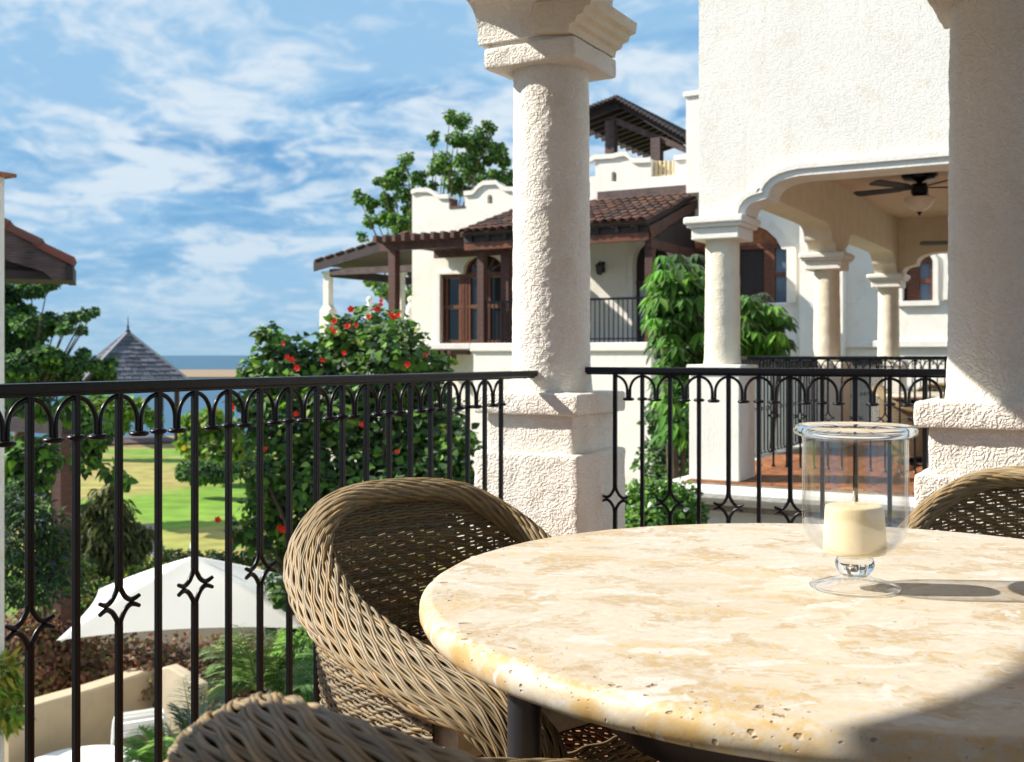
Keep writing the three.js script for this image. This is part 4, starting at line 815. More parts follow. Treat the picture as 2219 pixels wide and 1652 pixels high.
// ---------------------------------------------------------------- gazebo by the water
{
  const c = onG(277, 63, GY0), t = thing('gazebo', 'small gazebo with a steep grey shingled pyramid roof near the water', 'gazebo', [c.x, GY0, c.z], YAW + 0.5);
  const R = 4.6, y0 = 3.2, y1 = 6.36;
  for (let s = 0; s < 4; s++) {
    const f = sub('roof_face', t, [0, 0, 0], s * Math.PI / 2);
    for (let k = 0; k < 13; k++) {
      const a = k / 13, b = (k + 1) / 13, ya = y0 + (y1 - y0) * a, yb = y0 + (y1 - y0) * b, ra = R * (1 - a) * 0.7071, rb = R * (1 - b) * 0.7071, n = Math.max(1, Math.round(ra * 2 / 0.42));
      const g = [];
      for (let q = 0; q < n; q++) {
        const u0 = -1 + 2 * q / n + 0.006, u1 = -1 + 2 * (q + 1) / n - 0.006, d = 0.05 + rr(0, 0.05), dr = rr(-0.03, 0.03);
        const P = [[u0 * ra, ya + dr, ra + d], [u1 * ra, ya + dr, ra + d], [u1 * rb, yb, rb + 0.015], [u0 * rb, yb, rb + 0.015]], B = [[u0 * ra, ya + dr - 0.04, ra - 0.02], [u1 * ra, ya + dr - 0.04, ra - 0.02]];
        const bg = new THREE.BufferGeometry(); const v = [P[0], P[1], P[2], P[0], P[2], P[3], B[0], B[1], P[1], B[0], P[1], P[0]].flat();
        bg.setAttribute('position', new THREE.Float32BufferAttribute(v, 3)); bg.computeVertexNormals(); bg.setAttribute('uv', new THREE.Float32BufferAttribute(new Float32Array(24), 2)); g.push(bg);
        const cc = rr(0.7, 1.35); bg.setAttribute('color', new THREE.Float32BufferAttribute(Array.from({ length: 12 }, () => [cc * 0.115, cc * 0.115, cc * 0.14]).flat(), 3));
      }
      stuff(mesh('shingles', g, M.wickerTint ??= std([1, 1, 1], 0.9, { vertexColors: true }), f));
    }
  }
  for (let s = 0; s < 4; s++) { const a = (s + 0.5) * Math.PI / 2; mesh('hip_cap', [beam([R * Math.sin(a), y0 + 0.05, R * Math.cos(a)], [0, y1 + 0.05, 0], 0.16, 0.09)], std([0.22, 0.22, 0.25], 0.8), t); }
  mesh('finial', [lathe([[0, 0], [0.16, 0], [0.12, 0.12], [0.05, 0.2], [0.08, 0.3], [0.03, 0.45], [0.025, 0.8], [0, 1.0]], 10).translate(0, y1, 0)], M.shingle, t);
  for (const [a, b] of [[-1, -1], [1, -1], [1, 1], [-1, 1]]) mesh('post', [bx(a * 2.3 - 0.12, a * 2.3 + 0.12, 0, y0 + 0.1, b * 2.3 - 0.12, b * 2.3 + 0.12)], M.wood, t);
  mesh('floor', [bx(-2.5, 2.5, 0, 0.12, -2.5, 2.5)], M.woodGrey, t);
}

// ---------------------------------------------------------------- the house at the left edge
{
  const h = thing('left_house', 'neighbouring house cut by the left edge, with dark timber eaves and clay tiles', 'building');
  const A = pix(154, 608, 11.5), g = sub('roof', h, [A.x, A.y, A.z], YAW + 0.35), k = 11.5 / F;   // eaves corner; the house lies to the left of it and behind
  const P = (px, py) => [(px - 154) * k * 1.05, (608 - py) * k];
  const a = P(154, 577), b = P(-330, 280), d = P(154, 608);
  mesh('gable_board', [prismZ([a, b, P(-330, 420), P(8, 560), P(100, 590), P(118, 606), d], -0.08, 0)], M.woodGrey, g);
  mesh('gable_panel', [prismZ([[a[0] - 0.06, a[1] - 0.1], [b[0] + 0.02, b[1] - 0.1], [b[0] + 0.02, 0.02], [-0.06, 0.02]], -0.3, -0.2)], M.woodDark, g);
  mesh('soffit', [prismZ([[-0.06, 0.01], [b[0], 0.01], [b[0], 0.10], [-0.06, 0.10]], -0.9, -0.085)], M.woodDark, g);
  mesh('roof_deck', [prismZ([[a[0] - 0.03, a[1] - 0.02], [b[0], b[1] - 0.02], [b[0], b[1] - 0.1], [a[0] - 0.03, a[1] - 0.1]], -0.9, -0.081)], M.woodDark, g);
  mesh('eave_board', [bx(-0.055, 0.02, 0, a[1] + 0.01, -0.9, 0.02)], M.woodDark, g);
  const tg = merged([new THREE.CylinderGeometry(0.08, 0.095, 0.42, 9, 1, false, -Math.PI / 2, Math.PI).rotateX(-Math.PI / 2).rotateY(Math.PI / 2)]);
  const slope = Math.atan2(b[1] - a[1], b[0] - a[0]), len = Math.hypot(b[0] - a[0], b[1] - a[1]);
  for (let q = 0; q < 8; q++) for (let r = 0; r < 4; r++) { const f = (q + 0.62) * 0.36 / len; if (f > 0.98) continue; const o = share('roof_tile', tg, std([0.13 + 0.06 * rnd(), 0.055, 0.036], 0.8, { side: THREE.DoubleSide }), g, [a[0] + (b[0] - a[0]) * f, a[1] + (b[1] - a[1]) * f, -0.05 - r * 0.2]); o.rotation.z = slope + Math.PI + 0.05; }
  const we = onX(9, HY, -8.3).z;
  mesh('wall', [bx(-9.2, -8.3, GY0, onX(5, 384, -8.3).y, we, we + 0.55)], M.plaster, h);
  mesh('wall_cap', [bx(-9.25, -8.22, onX(5, 384, -8.3).y, onX(5, 376, -8.3).y, we - 0.06, we + 0.6)], M.terracotta, h);
}
// timber pergola standing below it in the garden
{
  const t = thing('garden_pergola', 'dark timber pergola in the garden at left, a thick post under a beam', 'pergola');
  const z0 = -9.6, E = (px, py) => { const p = onZ(px, py, z0); return [p.x, p.y]; };
  const [x1, yt] = E(145, 910), yb = E(145, 941)[1], pw = (E(145, 1000)[0] - E(123, 1000)[0]), pl = E(123, 1000)[0];
  mesh('beam', [bx(pl - 3.4, x1, yb, yt, z0 - 0.08, z0 + 0.08)], M.woodDark, t);
  mesh('post', [bx(pl, pl + pw, GY0, yb - 0.003, z0 - pw / 2, z0 + pw / 2)], M.wood, t);
  
  const gr = sub('guard_rail', t);
  mesh('rail', [bx(pl - 3.4, pl + pw, yt + 0.36, yt + 0.40, z0 - 0.02, z0 + 0.02)], M.iron, gr);
  for (let k = 0; k < 24; k++) mesh('baluster', [bx(pl - 3.0 + k * 0.13, pl - 2.985 + k * 0.13, yt + 0.001, yt + 0.36, z0 - 0.008, z0 + 0.008)], M.iron, gr);
}
// ---------------------------------------------------------------- parasol, bench wall and seats on the patio
{
  const yE = -1.83, c = onG(418, 12.65, GY0), t = thing('parasol', 'square white canvas parasol open over the patio below the railing', 'parasol', [c.x, GY0, c.z], YAW + 0.2);
  const top = 2.68, low = 2.08, S = 1.25, pos = [], N = 26;
  const hgt = (x, z) => { const a = Math.abs(x) / S, b = Math.abs(z) / S, m = Math.max(a, b), n = Math.min(a, b), rib = n / Math.max(m, 1e-4); return low + (top - low) * (1 - m) + 0.05 * m * (1 - m) * 2 - 0.055 * m * (1 - rib * rib) * (1 - m) * 2 + 0.035 * m * m * (1 - rib * rib); };
  const g = new THREE.PlaneGeometry(2, 2, N * 2, N * 2).rotateX(-Math.PI / 2), p = g.attributes.position;
  for (let i = 0; i < p.count; i++) {
    let x = p.getX(i) * S, z = p.getZ(i) * S; const m = Math.max(Math.abs(x), Math.abs(z)) / S, r = Math.min(Math.abs(x), Math.abs(z)) / Math.max(Math.abs(x), Math.abs(z), 1e-4), pull = 1 - 0.075 * m * m * (1 - r * r);
    const y = hgt(x, z); if (Math.abs(x) > Math.abs(z)) x *= pull; else z *= pull; p.setXYZ(i, x, y, z);
  }
  g.computeVertexNormals();
  mesh('canopy', [g], M.canvas, t);
  mesh('finial', [lathe([[0, 0], [0.03, 0], [0.035, 0.05], [0.028, 0.1], [0, 0.11]], 12).translate(0, top + 0.06, 0)], M.white, t);
  mesh('pole', [new THREE.CylinderGeometry(0.024, 0.026, top, 16).translate(0, top / 2, 0)], std([0.68, 0.7, 0.62], 0.5), t);
  for (let k = 0; k < 4; k++) { const a = (k + 0.5) * Math.PI / 2, e = S * 1.414; mesh('rib', [beam([0.03 * Math.sin(a), top - 0.07, 0.03 * Math.cos(a)], [e * 0.97 * Math.sin(a), low - 0.015, e * 0.97 * Math.cos(a)], 0.022, 0.022)], M.white, t); }
  mesh('base', [lathe([[0, 0], [0.3, 0], [0.3, 0.05], [0.06, 0.09], [0.035, 0.3], [0, 0.3]], 24)], M.darkMetal, t);
}
{
  // a curved rendered bench wall: runs from the near left end away to the right and rises to a taller back
  const t = thing('bench_wall', 'curved cream garden wall behind the patio seats, in front of the reddish hedge', 'wall');
  const line = [[18, 12.3], [60, 12.55], [130, 12.9], [210, 13.3], [290, 13.8], [345, 14.2]].map(([px, Z]) => onG(px, Z, 0));
  const cv = new THREE.CatmullRomCurve3(line).getPoints(40), pos = [], idx = [], prof = [[0, GY0], [0, -2.99], [0.015, -2.97], [0.03, -2.96], [0.27, -2.96], [0.285, -2.97], [0.3, -2.99], [0.3, GY0]];
  cv.forEach((p, i) => { const a = cv[Math.max(i - 1, 0)], b = cv[Math.min(i + 1, cv.length - 1)], d = new THREE.Vector3().subVectors(b, a).setY(0).normalize(), n = new THREE.Vector3(d.z, 0, -d.x); for (const [o, y] of prof) pos.push(p.x + n.x * o, y, p.z + n.z * o); });
  const k = prof.length; for (let i = 0; i < cv.length - 1; i++) for (let j = 0; j < k - 1; j++) { const a = i * k + j; idx.push(a, a + 1, a + k, a + 1, a + k + 1, a + k); }
  for (const o of [0, (cv.length - 1) * k]) for (let j = 1; j < k - 1; j++) idx.push(o, o + j, o + j + 1);
  const g = new THREE.BufferGeometry(); g.setAttribute('position', new THREE.Float32BufferAttribute(pos, 3)); g.setIndex(idx); g.setAttribute('uv', new THREE.Float32BufferAttribute(new Float32Array(pos.length / 3 * 2), 2));
  const fg = g.toNonIndexed(); fg.computeVertexNormals();
  mesh('low_wall', [fg], std([0.56, 0.45, 0.30], 0.85, { map: stuccoTone, side: THREE.DoubleSide }), t);
  const q = (px, py, Z) => { const v = pix(px, py, Z); return [v.x, v.y, v.z]; };
  // the taller backrest: a slab with a rounded outline, set across the end
  const A = onG(336, 13.6, 0), B = onG(430, 13.2, 0), L = A.distanceTo(B), an = Math.atan2(-(B.z - A.z), B.x - A.x);
  const s = prismZ([[0, GY0], [0, -3.0], [0.03, -2.88], [0.1, -2.79], [0.22, -2.75], [0.36, -2.78], [L, -2.9], [L, GY0]], -0.16, 0, [], 0.02).rotateY(an).translate(A.x, 0, A.z);
  mesh('tall_back', [s], M.concrete, t);
}
{
  const p = onG(175, 12.0, -3.44), t = thing('round_daybed', 'round white daybed with a dark edge on the patio at bottom left', 'daybed', [p.x, GY0, p.z]);
  mesh('base', [lathe([[0, 0], [0.62, 0], [0.68, 0.12], [0.7, 0.3], [0.66, 0.38], [0, 0.38]], 40)], M.wickerCore, t);
  mesh('mattress', [lathe([[0, 0.382], [0.6, 0.382], [0.655, 0.40], [0.67, 0.44], [0.65, 0.475], [0.58, 0.49], [0, 0.495]], 48)], M.white, t);
  mesh('piping', [new THREE.TorusGeometry(0.668, 0.014, 8, 60).rotateX(Math.PI / 2).translate(0, 0.415, 0)], M.dark, t);
}
{
  const p = onG(303, 12.5, GY0 + 0.16), t = thing('slatted_lounger', 'white lounger with a curved slatted headrest between the daybed and the ferns', 'lounger', [p.x, GY0, p.z], YAW + 0.5); t.scale.setScalar(1.25);
  for (let k = 0; k < 9; k++) { const a = -0.9 + k * 0.26, r = 0.26; mesh('slat', [bx(-0.19, 0.19, -0.012, 0.012, -0.026, 0.026, 0.008).rotateX(a - 1.2).translate(0, 0.45 + r * Math.sin(a + 0.9), -r * Math.cos(a + 0.9))], M.white, t); }
  for (const s of [-1, 1]) { mesh('side_rail', [sweep(curve([[s * 0.2, 0.2, -0.3], [s * 0.2, 0.42, -0.27], [s * 0.2, 0.62, -0.18], [s * 0.2, 0.71, 0.02], [s * 0.2, 0.6, 0.16], [s * 0.2, 0.36, 0.28], [s * 0.2, 0.33, 0.9]], 24), 0.014, 8)], M.white, t); mesh('leg', [bx(s * 0.2 - 0.015, s * 0.2 + 0.015, 0, 0.33, 0.82, 0.85), bx(s * 0.2 - 0.015, s * 0.2 + 0.015, 0, 0.3, -0.31, -0.28)].slice(0, 1), M.white, t); }
  mesh('seat', [bx(-0.2, 0.2, 0.33, 0.36, 0.28, 0.9, 0.01)], M.white, t);
}
{
  const p = onG(328, 25, GY0), t = thing('garden_chair', 'dark framed sling chair with a pale back on the lawn behind the parasol', 'chair', [p.x, GY0, p.z], YAW + 0.6);
  for (const s of [-1, 1]) mesh('frame', [sweep(curve([[s * 0.3, 0, 0.3], [s * 0.3, 0.4, 0.25], [s * 0.3, 0.44, -0.1], [s * 0.3, 0.75, -0.25], [s * 0.3, 1.1, -0.35]], 16), 0.022, 8), sweep([[s * 0.3, 0, -0.3], [s * 0.3, 0.42, 0]].map(XYZ), 0.022, 8)].slice(0, 1), M.iron, t);
  mesh('sling', [beam([0, 0.43, 0.24], [0, 0.44, -0.1], 0.58, 0.015), beam([0, 0.45, -0.11], [0, 1.1, -0.345], 0.58, 0.015)].slice(1), std([0.3, 0.28, 0.27], 0.9), t);
  mesh('seat', [beam([0, 0.425, 0.24], [0, 0.435, -0.1], 0.58, 0.015)], std([0.3, 0.28, 0.27], 0.9), t);
}
// ---------------------------------------------------------------- plants
const leafMat = (tr = 0.4, rough = 0.92) => phys([1, 1, 1], rough, { specularIntensity: 0.8, transmission: tr, thickness: 0, side: THREE.DoubleSide });
const LEAFM = leafMat(), LEAFD = leafMat(0.25, 0.9);
function leafGeo(w = 0.36, fold = 0.12, droop = 0.18) {          // a folded leaf, one unit long, along +z
  const P = [[0, 0, 0], [-w, fold, 0.38], [0, 0, 0.42], [w, fold, 0.38], [-w * 0.62, fold * 0.5 - droop * 0.5, 0.74], [0, -droop * 0.45, 0.76], [w * 0.62, fold * 0.5 - droop * 0.5, 0.74], [0, -droop, 1]];
  const g = new THREE.BufferGeometry(); g.setAttribute('position', new THREE.Float32BufferAttribute(P.flat(), 3));
  g.setAttribute('uv', new THREE.Float32BufferAttribute(new Float32Array(16), 2));
  g.setIndex([0, 2, 1, 0, 3, 2, 1, 2, 5, 1, 5, 4, 2, 3, 6, 2, 6, 5, 4, 5, 7, 5, 6, 7]); g.computeVertexNormals(); return g;
}
const LEAF = { oval: leafGeo(0.34), broad: leafGeo(0.46, 0.1, 0.22), narrow: leafGeo(0.14, 0.06, 0.3), blade: leafGeo(0.055, 0.02, 0.25), long: leafGeo(0.17, 0.07, 0.16) };
const m4 = new THREE.Matrix4(), vX = new THREE.Vector3(), vY = new THREE.Vector3(), vZ = new THREE.Vector3();
function leafMatrix(p, dir, nrm, s) {
  vZ.copy(dir).normalize(); vY.copy(nrm).addScaledVector(vZ, -nrm.dot(vZ)); if (vY.lengthSq() < 1e-5) vY.set(vZ.y, -vZ.x, 0.01); vY.normalize(); vX.crossVectors(vY, vZ);
  return new THREE.Matrix4().makeBasis(vX.clone().multiplyScalar(s), vY.clone().multiplyScalar(s), vZ.clone().multiplyScalar(s)).setPosition(p);
}
function instances(name, geo, mat, list, parent) {               // list of [matrix, [r, g, b]]
  const o = new THREE.InstancedMesh(geo, mat, list.length); o.name = name;
  list.forEach(([m, c], i) => { o.setMatrixAt(i, m); o.setColorAt(i, rgb(...c)); });
  o.castShadow = o.receiveShadow = true; stuff(o); parent.add(o); return o;
}
const rdir = () => { const z = rr(-1, 1), a = rr(0, 6.2832), r = Math.sqrt(1 - z * z); return new THREE.Vector3(r * Math.cos(a), z, r * Math.sin(a)); };
const tint = (pal) => { const a = pal[Math.floor(rnd() * pal.length)], k = rr(0.72, 1.3); return a.map((v) => v * k); };
function crown(clumps, n, size, pal, opt = {}) {                 // leaves spread through the clumps, thick near their skins
  const w = clumps.map((c) => c.r * c.r * (c.k ?? 1)), W = w.reduce((a, b) => a + b, 0), out = [];
  for (let i = 0; i < n; i++) {
    let t = rnd() * W, k = 0; while (t > w[k] && k < w.length - 1) t -= w[k++];
    const c = clumps[k], d = rdir(), rad = c.r * Math.pow(rnd(), opt.pow ?? 0.45) * (1 + 0.28 * noise2(d.x * 2.3 + c.p.x * 5, d.y * 2.3 + d.z * 2.3 + c.p.y * 5));
    const p = new THREE.Vector3(c.p.x + d.x * rad, c.p.y + d.y * rad * (c.fy ?? 0.85), c.p.z + d.z * rad);
    if (opt.floor !== undefined && p.y < opt.floor) p.y = opt.floor + rnd() * 0.2;
    const nrm = d.clone().multiplyScalar(0.7).add(new THREE.Vector3(0, opt.up ?? 0.6, 0)).addScaledVector(rdir(), opt.mess ?? 0.6);
    const dir = d.clone().addScaledVector(rdir(), 0.9).add(new THREE.Vector3(0, -(opt.hang ?? 0.35), 0));
    out.push([leafMatrix(p, dir, nrm, size * rr(0.65, 1.3)), tint(rnd() < (opt.young ?? 0.12) && rad > c.r * 0.75 ? (opt.youngPal ?? pal) : pal)]);
  }
  return out;
}
const CL = (px, py, Z, rp, more = {}) => ({ p: pix(px, py, Z + (more.dz ?? 0)), r: rp * Z / F, ...more });
function limbs(parent, name, root, clumps, r0, mat = M.bark, forkY = 0.45, thin = 0.5) {
  const top = clumps.reduce((a, c) => a.add(c.p), new THREE.Vector3()).multiplyScalar(1 / clumps.length), fork = root.clone().lerp(top, forkY);
  mesh('trunk', [sweep(curve([root, root.clone().lerp(fork, 0.5).add(new THREE.Vector3(rr(-0.1, 0.1), 0, rr(-0.1, 0.1))), fork], 12), (t) => r0 * (1 - 0.35 * t), 10)], mat, parent);
  for (const c of clumps) mesh(name, [sweep(curve([fork, fork.clone().lerp(c.p, 0.55).add(new THREE.Vector3(rr(-0.2, 0.2), rr(-0.1, 0.25), rr(-0.2, 0.2)).multiplyScalar(c.r)), c.p.clone().add(new THREE.Vector3(0, c.r * 0.3, 0))], 10), (t) => r0 * thin * (1 - 0.8 * t), 7)], mat, parent);
}
const G = { deep: [[0.03, 0.085, 0.018], [0.04, 0.11, 0.02], [0.022, 0.065, 0.02]], mid: [[0.075, 0.20, 0.02], [0.065, 0.165, 0.018], [0.10, 0.235, 0.024]], fresh: [[0.16, 0.36, 0.02], [0.20, 0.40, 0.025], [0.12, 0.29, 0.018]], lime: [[0.22, 0.36, 0.03], [0.28, 0.38, 0.04], [0.16, 0.31, 0.03]], red: [[0.26, 0.10, 0.065], [0.20, 0.10, 0.05], [0.30, 0.14, 0.075], [0.16, 0.14, 0.04], [0.23, 0.12, 0.08]], olive: [[0.10, 0.12, 0.02], [0.13, 0.14, 0.025], [0.07, 0.10, 0.02]], grey: [[0.17, 0.25, 0.17], [0.22, 0.29, 0.2], [0.13, 0.21, 0.12]], yellow: [[0.36, 0.34, 0.03], [0.26, 0.32, 0.03], [0.42, 0.33, 0.03]] };
function plant(name, label, category, group) { return thing(name, label, category, [0, 0, 0], 0, group); }

// the big hibiscus behind the left railing
{
  reseed(11);
  const Z = 11.4, t = plant('hibiscus_bush', 'tall hibiscus bush full of red flowers behind the left railing', 'bush');
  const cl = [[612, 772, 62], [585, 820, 48], [650, 815, 75], [712, 790, 60], [735, 735, 52], [800, 715, 62], [858, 748, 66], [895, 815, 70], [820, 820, 95], [735, 880, 95], [640, 915, 85], [575, 930, 55], [560, 880, 42], [830, 930, 110], [930, 905, 80], [985, 985, 62], [1005, 1060, 55], [925, 1030, 95], [810, 1050, 110], [700, 1030, 95], [615, 1030, 80], [560, 1020, 45], [580, 1100, 55], [560, 1165, 38], [525, 1150, 30], [650, 1130, 85], [720, 1180, 85], [690, 1270, 80], [800, 1180, 90], [900, 1150, 90], [955, 935, 55], [1000, 950, 34], [915, 800, 28], [935, 840, 26]].map(([a, b, r]) => CL(a, b, Z, r, { dz: rr(-0.45, 0.45) }));
  for (let k = 0; k < 26; k++) { const c = cl[Math.floor(rnd() * cl.length)], d = rdir(); cl.push({ p: c.p.clone().addScaledVector(d, c.r * 1.0), r: c.r * rr(0.3, 0.5), k: 1.3 }); }
  const root = onG(790, Z, GY0);
  instances('foliage', LEAF.broad, LEAFM, crown(cl, 17000, 0.088, [...G.mid, ...G.deep, ...G.deep, ...G.mid], { young: 0.3, youngPal: [...G.fresh, ...G.lime], up: 0.8 }), t);
  limbs(t, 'branch', root, cl.slice(0, 34), 0.10);
  const petal = []; for (let k = 0; k < 5; k++) { const g = leafGeo(0.42, 0.05, -0.25).scale(0.055, 0.055, 0.055).rotateX(-0.5).rotateY(k * 1.2566); petal.push(g); }
  petal.push(sweep(curve([[0, 0, 0], [0, 0.03, 0.004], [0, 0.06, 0.012]], 5), 0.004, 5));
  const fg = merged(petal), fm = phys([0.78, 0.035, 0.012], 0.5, { transmission: 0.25, thickness: 0, side: THREE.DoubleSide });
  const spots = [[616, 744], [621, 776], [630, 783], [646, 797], [747, 766], [920, 773], [552, 851], [504, 879], [507, 886], [642, 896], [783, 923], [576, 976], [606, 1142], [612, 1146], [502, 1170], [470, 1128], [818, 669], [824, 662], [827, 654], [846, 686], [852, 690], [865, 686], [754, 710], [726, 698], [720, 715], [723, 722], [772, 706], [761, 671], [800, 690], [690, 905], [860, 980], [700, 780], [885, 790]];
  for (const [px, py] of spots) { const o = share('flower', fg, fm, t, pix(px, py, Z - rr(0.45, 0.75))); const s = rr(0.6, 1.0); o.scale.setScalar(s); o.quaternion.setFromUnitVectors(new THREE.Vector3(0, 1, 0), new THREE.Vector3(0.5, 0.35, 0.8).addScaledVector(rdir(), 0.6).normalize()); }
}
// the tree behind the villa
{
  reseed(22);
  const Z = 36, t = plant('almond_tree', 'leafy green tree rising behind the villa parapet', 'tree');
  const cl = [[1000, 262, 34], [985, 300, 30], [1040, 300, 42], [1075, 330, 40], [1020, 350, 52], [960, 345, 34], [1090, 385, 40], [1050, 400, 50], [985, 395, 44], [945, 360, 26], [975, 250, 20], [1060, 275, 20], [880, 345, 26], [870, 380, 30], [845, 395, 28], [825, 395, 22], [905, 385, 26], [880, 420, 36], [845, 440, 30], [905, 450, 40], [800, 440, 24], [775, 428, 16], [830, 475, 30], [800, 480, 22], [870, 490, 36], [850, 520, 24], [785, 515, 16], [815, 525, 15], [930, 420, 30], [940, 300, 14], [1105, 420, 26], [830, 625, 34], [800, 610, 20], [900, 640, 30], [855, 640, 28]].map(([a, b, r]) => CL(a, b, Z, r * 0.62, { dz: rr(-1.4, 1.4) }));
  for (let k = 0; k < 110; k++) { const c = cl[Math.floor(rnd() * 33)]; cl.push({ p: c.p.clone().addScaledVector(rdir(), c.r * 1.15), r: c.r * rr(0.25, 0.45), k: 1.5 }); }
  for (let k = 0; k < 33; k++) cl[k].k = 0.6;
  instances('crown', LEAF.broad, LEAFM, crown(cl, 16000, 0.11, [...G.fresh, ...G.fresh, ...G.mid, ...G.mid, ...G.deep], { young: 0.25, youngPal: [...G.fresh, [0.35, 0.22, 0.04], ...G.lime], up: 0.7 }), t);
  limbs(t, 'limb', onG(940, Z, GY0), cl.slice(0, 33), 0.2, M.bark, 0.5, 0.25);
}
// the spreading tree at the left
{
  reseed(33);
  const Z = 32, t = plant('spreading_tree', 'dark spreading tree with layered branches at the left, beyond the neighbouring eaves', 'tree');
  const cl = [[-40, 620, 50], [20, 635, 34], [70, 625, 30], [105, 615, 18], [-20, 690, 56], [40, 680, 38], [60, 705, 32], [105, 690, 20], [125, 700, 18], [155, 690, 17], [185, 682, 14], [205, 676, 10], [140, 712, 16], [175, 716, 12], [95, 715, 24], [0, 750, 50], [60, 740, 34], [100, 770, 30], [40, 795, 46], [120, 785, 32], [160, 790, 26], [195, 790, 22], [180, 765, 14], [225, 800, 20], [240, 785, 12], [150, 815, 26], [90, 820, 36], [210, 822, 18], [20, 830, 50], [-30, 800, 60], [235, 815, 14]].map(([a, b, r]) => CL(a, b, Z, r, { fy: 0.6, dz: rr(-1.5, 1.5) }));
  instances('crown', LEAF.broad, LEAFD, crown(cl, 24000, 0.13, [...G.deep, ...G.deep, ...G.mid, [0.035, 0.10, 0.03]], { young: 0.16, youngPal: [...G.mid, ...G.fresh], up: 0.9 }), t);
  limbs(t, 'limb', onG(-20, Z, GY0), cl, 0.3, M.bark, 0.5, 0.18);
}
// shrubs between the lawn and the shore
function shrub(name, label, Z, list, n, size, pal, leaf = LEAF.oval, opt = {}, group) {
  const t = plant(name, label, opt.cat ?? 'shrub', group), cl = list.map(([a, b, r]) => CL(a, b, Z, r, { dz: rr(-0.4, 0.4) * r * Z / F * 2 }));
  for (let k = 0; k < list.length * 0.7; k++) { const c = cl[Math.floor(rnd() * list.length)]; cl.push({ p: c.p.clone().addScaledVector(rdir(), c.r * 0.95), r: c.r * 0.4, k: 1.2 }); }
  instances('foliage', leaf, opt.mat ?? LEAFM, crown(cl, n, size, pal, { floor: GY0, ...opt }), t);
  const low = cl.reduce((a, c) => a.add(c.p), new THREE.Vector3()).multiplyScalar(1 / cl.length); low.y = GY0;
  for (let k = 0; k < (opt.stems ?? 0); k++) { const c = cl[k]; mesh('stem', [sweep(curve([[low.x + rr(-0.1, 0.1), GY0, low.z + rr(-0.1, 0.1)], low.clone().setY(GY0).lerp(c.p, 0.5), c.p], 8), 0.03, 6)], M.bark, t); }
  return t;
}
reseed(44);
shrub('shore_shrub', 'bright yellow-green shrub beyond the lawn, left of the gazebo posts', 52, [[165, 880, 26], [200, 900, 28], [235, 890, 24], [270, 880, 26], [300, 890, 22], [330, 905, 16], [250, 915, 26], [180, 925, 24], [130, 905, 24], [215, 870, 18]], 2600, 0.34, [...G.lime, ...G.fresh], LEAF.oval, { up: 0.9 });
shrub('shore_shrub', 'green shrub with yellow flowers at the far right of the lawn', 42, [[420, 935, 26], [455, 930, 30], [485, 945, 34], [440, 970, 36], [480, 985, 36], [500, 960, 30], [410, 960, 20], [520, 985, 30], [455, 905, 20]], 3400, 0.3, [...G.fresh, ...G.mid, ...G.lime], LEAF.oval, { young: 0.3, youngPal: G.yellow });
shrub('clipped_shrub', 'low clipped dark green shrub on the lawn in front of the flowering one', 38, [[402, 1022, 20], [422, 1018, 24], [445, 1024, 24], [468, 1026, 22], [490, 1026, 22]], 2600, 0.16, [...G.deep, ...G.mid], LEAF.oval, { pow: 0.25 });
shrub('low_hedge', 'low dark hedge at the near end of the lawn behind the parasol', 24.5, [[350, 1205, 14], [380, 1208, 16], [420, 1206, 16], [460, 1210, 18], [500, 1210, 18], [540, 1212, 18], [580, 1215, 20]], 2400, 0.1, [...G.olive, ...G.deep], LEAF.oval, {});
shrub('vine_shrub', 'loose pale green vine hanging round the garden pergola at left', 11.0, [[40, 990, 36], [80, 975, 30], [60, 1040, 40], [110, 1000, 26], [30, 1080, 40], [190, 960, 26], [215, 930, 30], [180, 905, 26], [240, 1020, 16], [262, 1040, 12], [150, 880, 22], [90, 880, 26], [40, 870, 26], [185, 1000, 18]], 1500, 0.12, [...G.mid, ...G.deep, ...G.fresh], LEAF.oval, { hang: 0.7, cat: 'vine' });
shrub('dark_shrub', 'dense dark green shrub with a few purple flowers at the lower left', 10.6, [[20, 1100, 50], [70, 1110, 44], [110, 1140, 40], [40, 1180, 60], [100, 1210, 54], [20, 1260, 66], [90, 1280, 52], [140, 1180, 30], [-30, 1180, 60], [140, 1260, 36]], 5200, 0.085, [...G.deep, ...G.deep, [0.03, 0.09, 0.05]], LEAF.narrow, { young: 0.16, youngPal: [...G.mid, [0.12, 0.09, 0.4]] });
shrub('weeping_bush', 'weeping olive-green bush with drooping twigs left of the parasol', 17.2, [[225, 1085, 34], [250, 1105, 36], [205, 1120, 38], [240, 1150, 48], [275, 1150, 34], [215, 1190, 50], [270, 1200, 44], [240, 1240, 56], [300, 1170, 22], [320, 1150, 12], [185, 1160, 30]], 5200, 0.17, [...G.olive, [0.05, 0.075, 0.018], [0.04, 0.06, 0.015]], LEAF.narrow, { hang: 1.6, up: 0.3, young: 0.15, youngPal: [[0.2, 0.17, 0.03], ...G.olive] });
shrub('golden_shrub', 'yellowish green shrub under the weeping bush, above the reddish hedge', 15.4, [[130, 1200, 34], [160, 1240, 42], [120, 1270, 36], [210, 1290, 42], [170, 1310, 46], [260, 1290, 36], [300, 1250, 30], [330, 1230, 22]], 3600, 0.075, [...G.olive, ...G.mid, ...G.deep], LEAF.oval, { young: 0.45, youngPal: [...G.lime, ...G.yellow] });
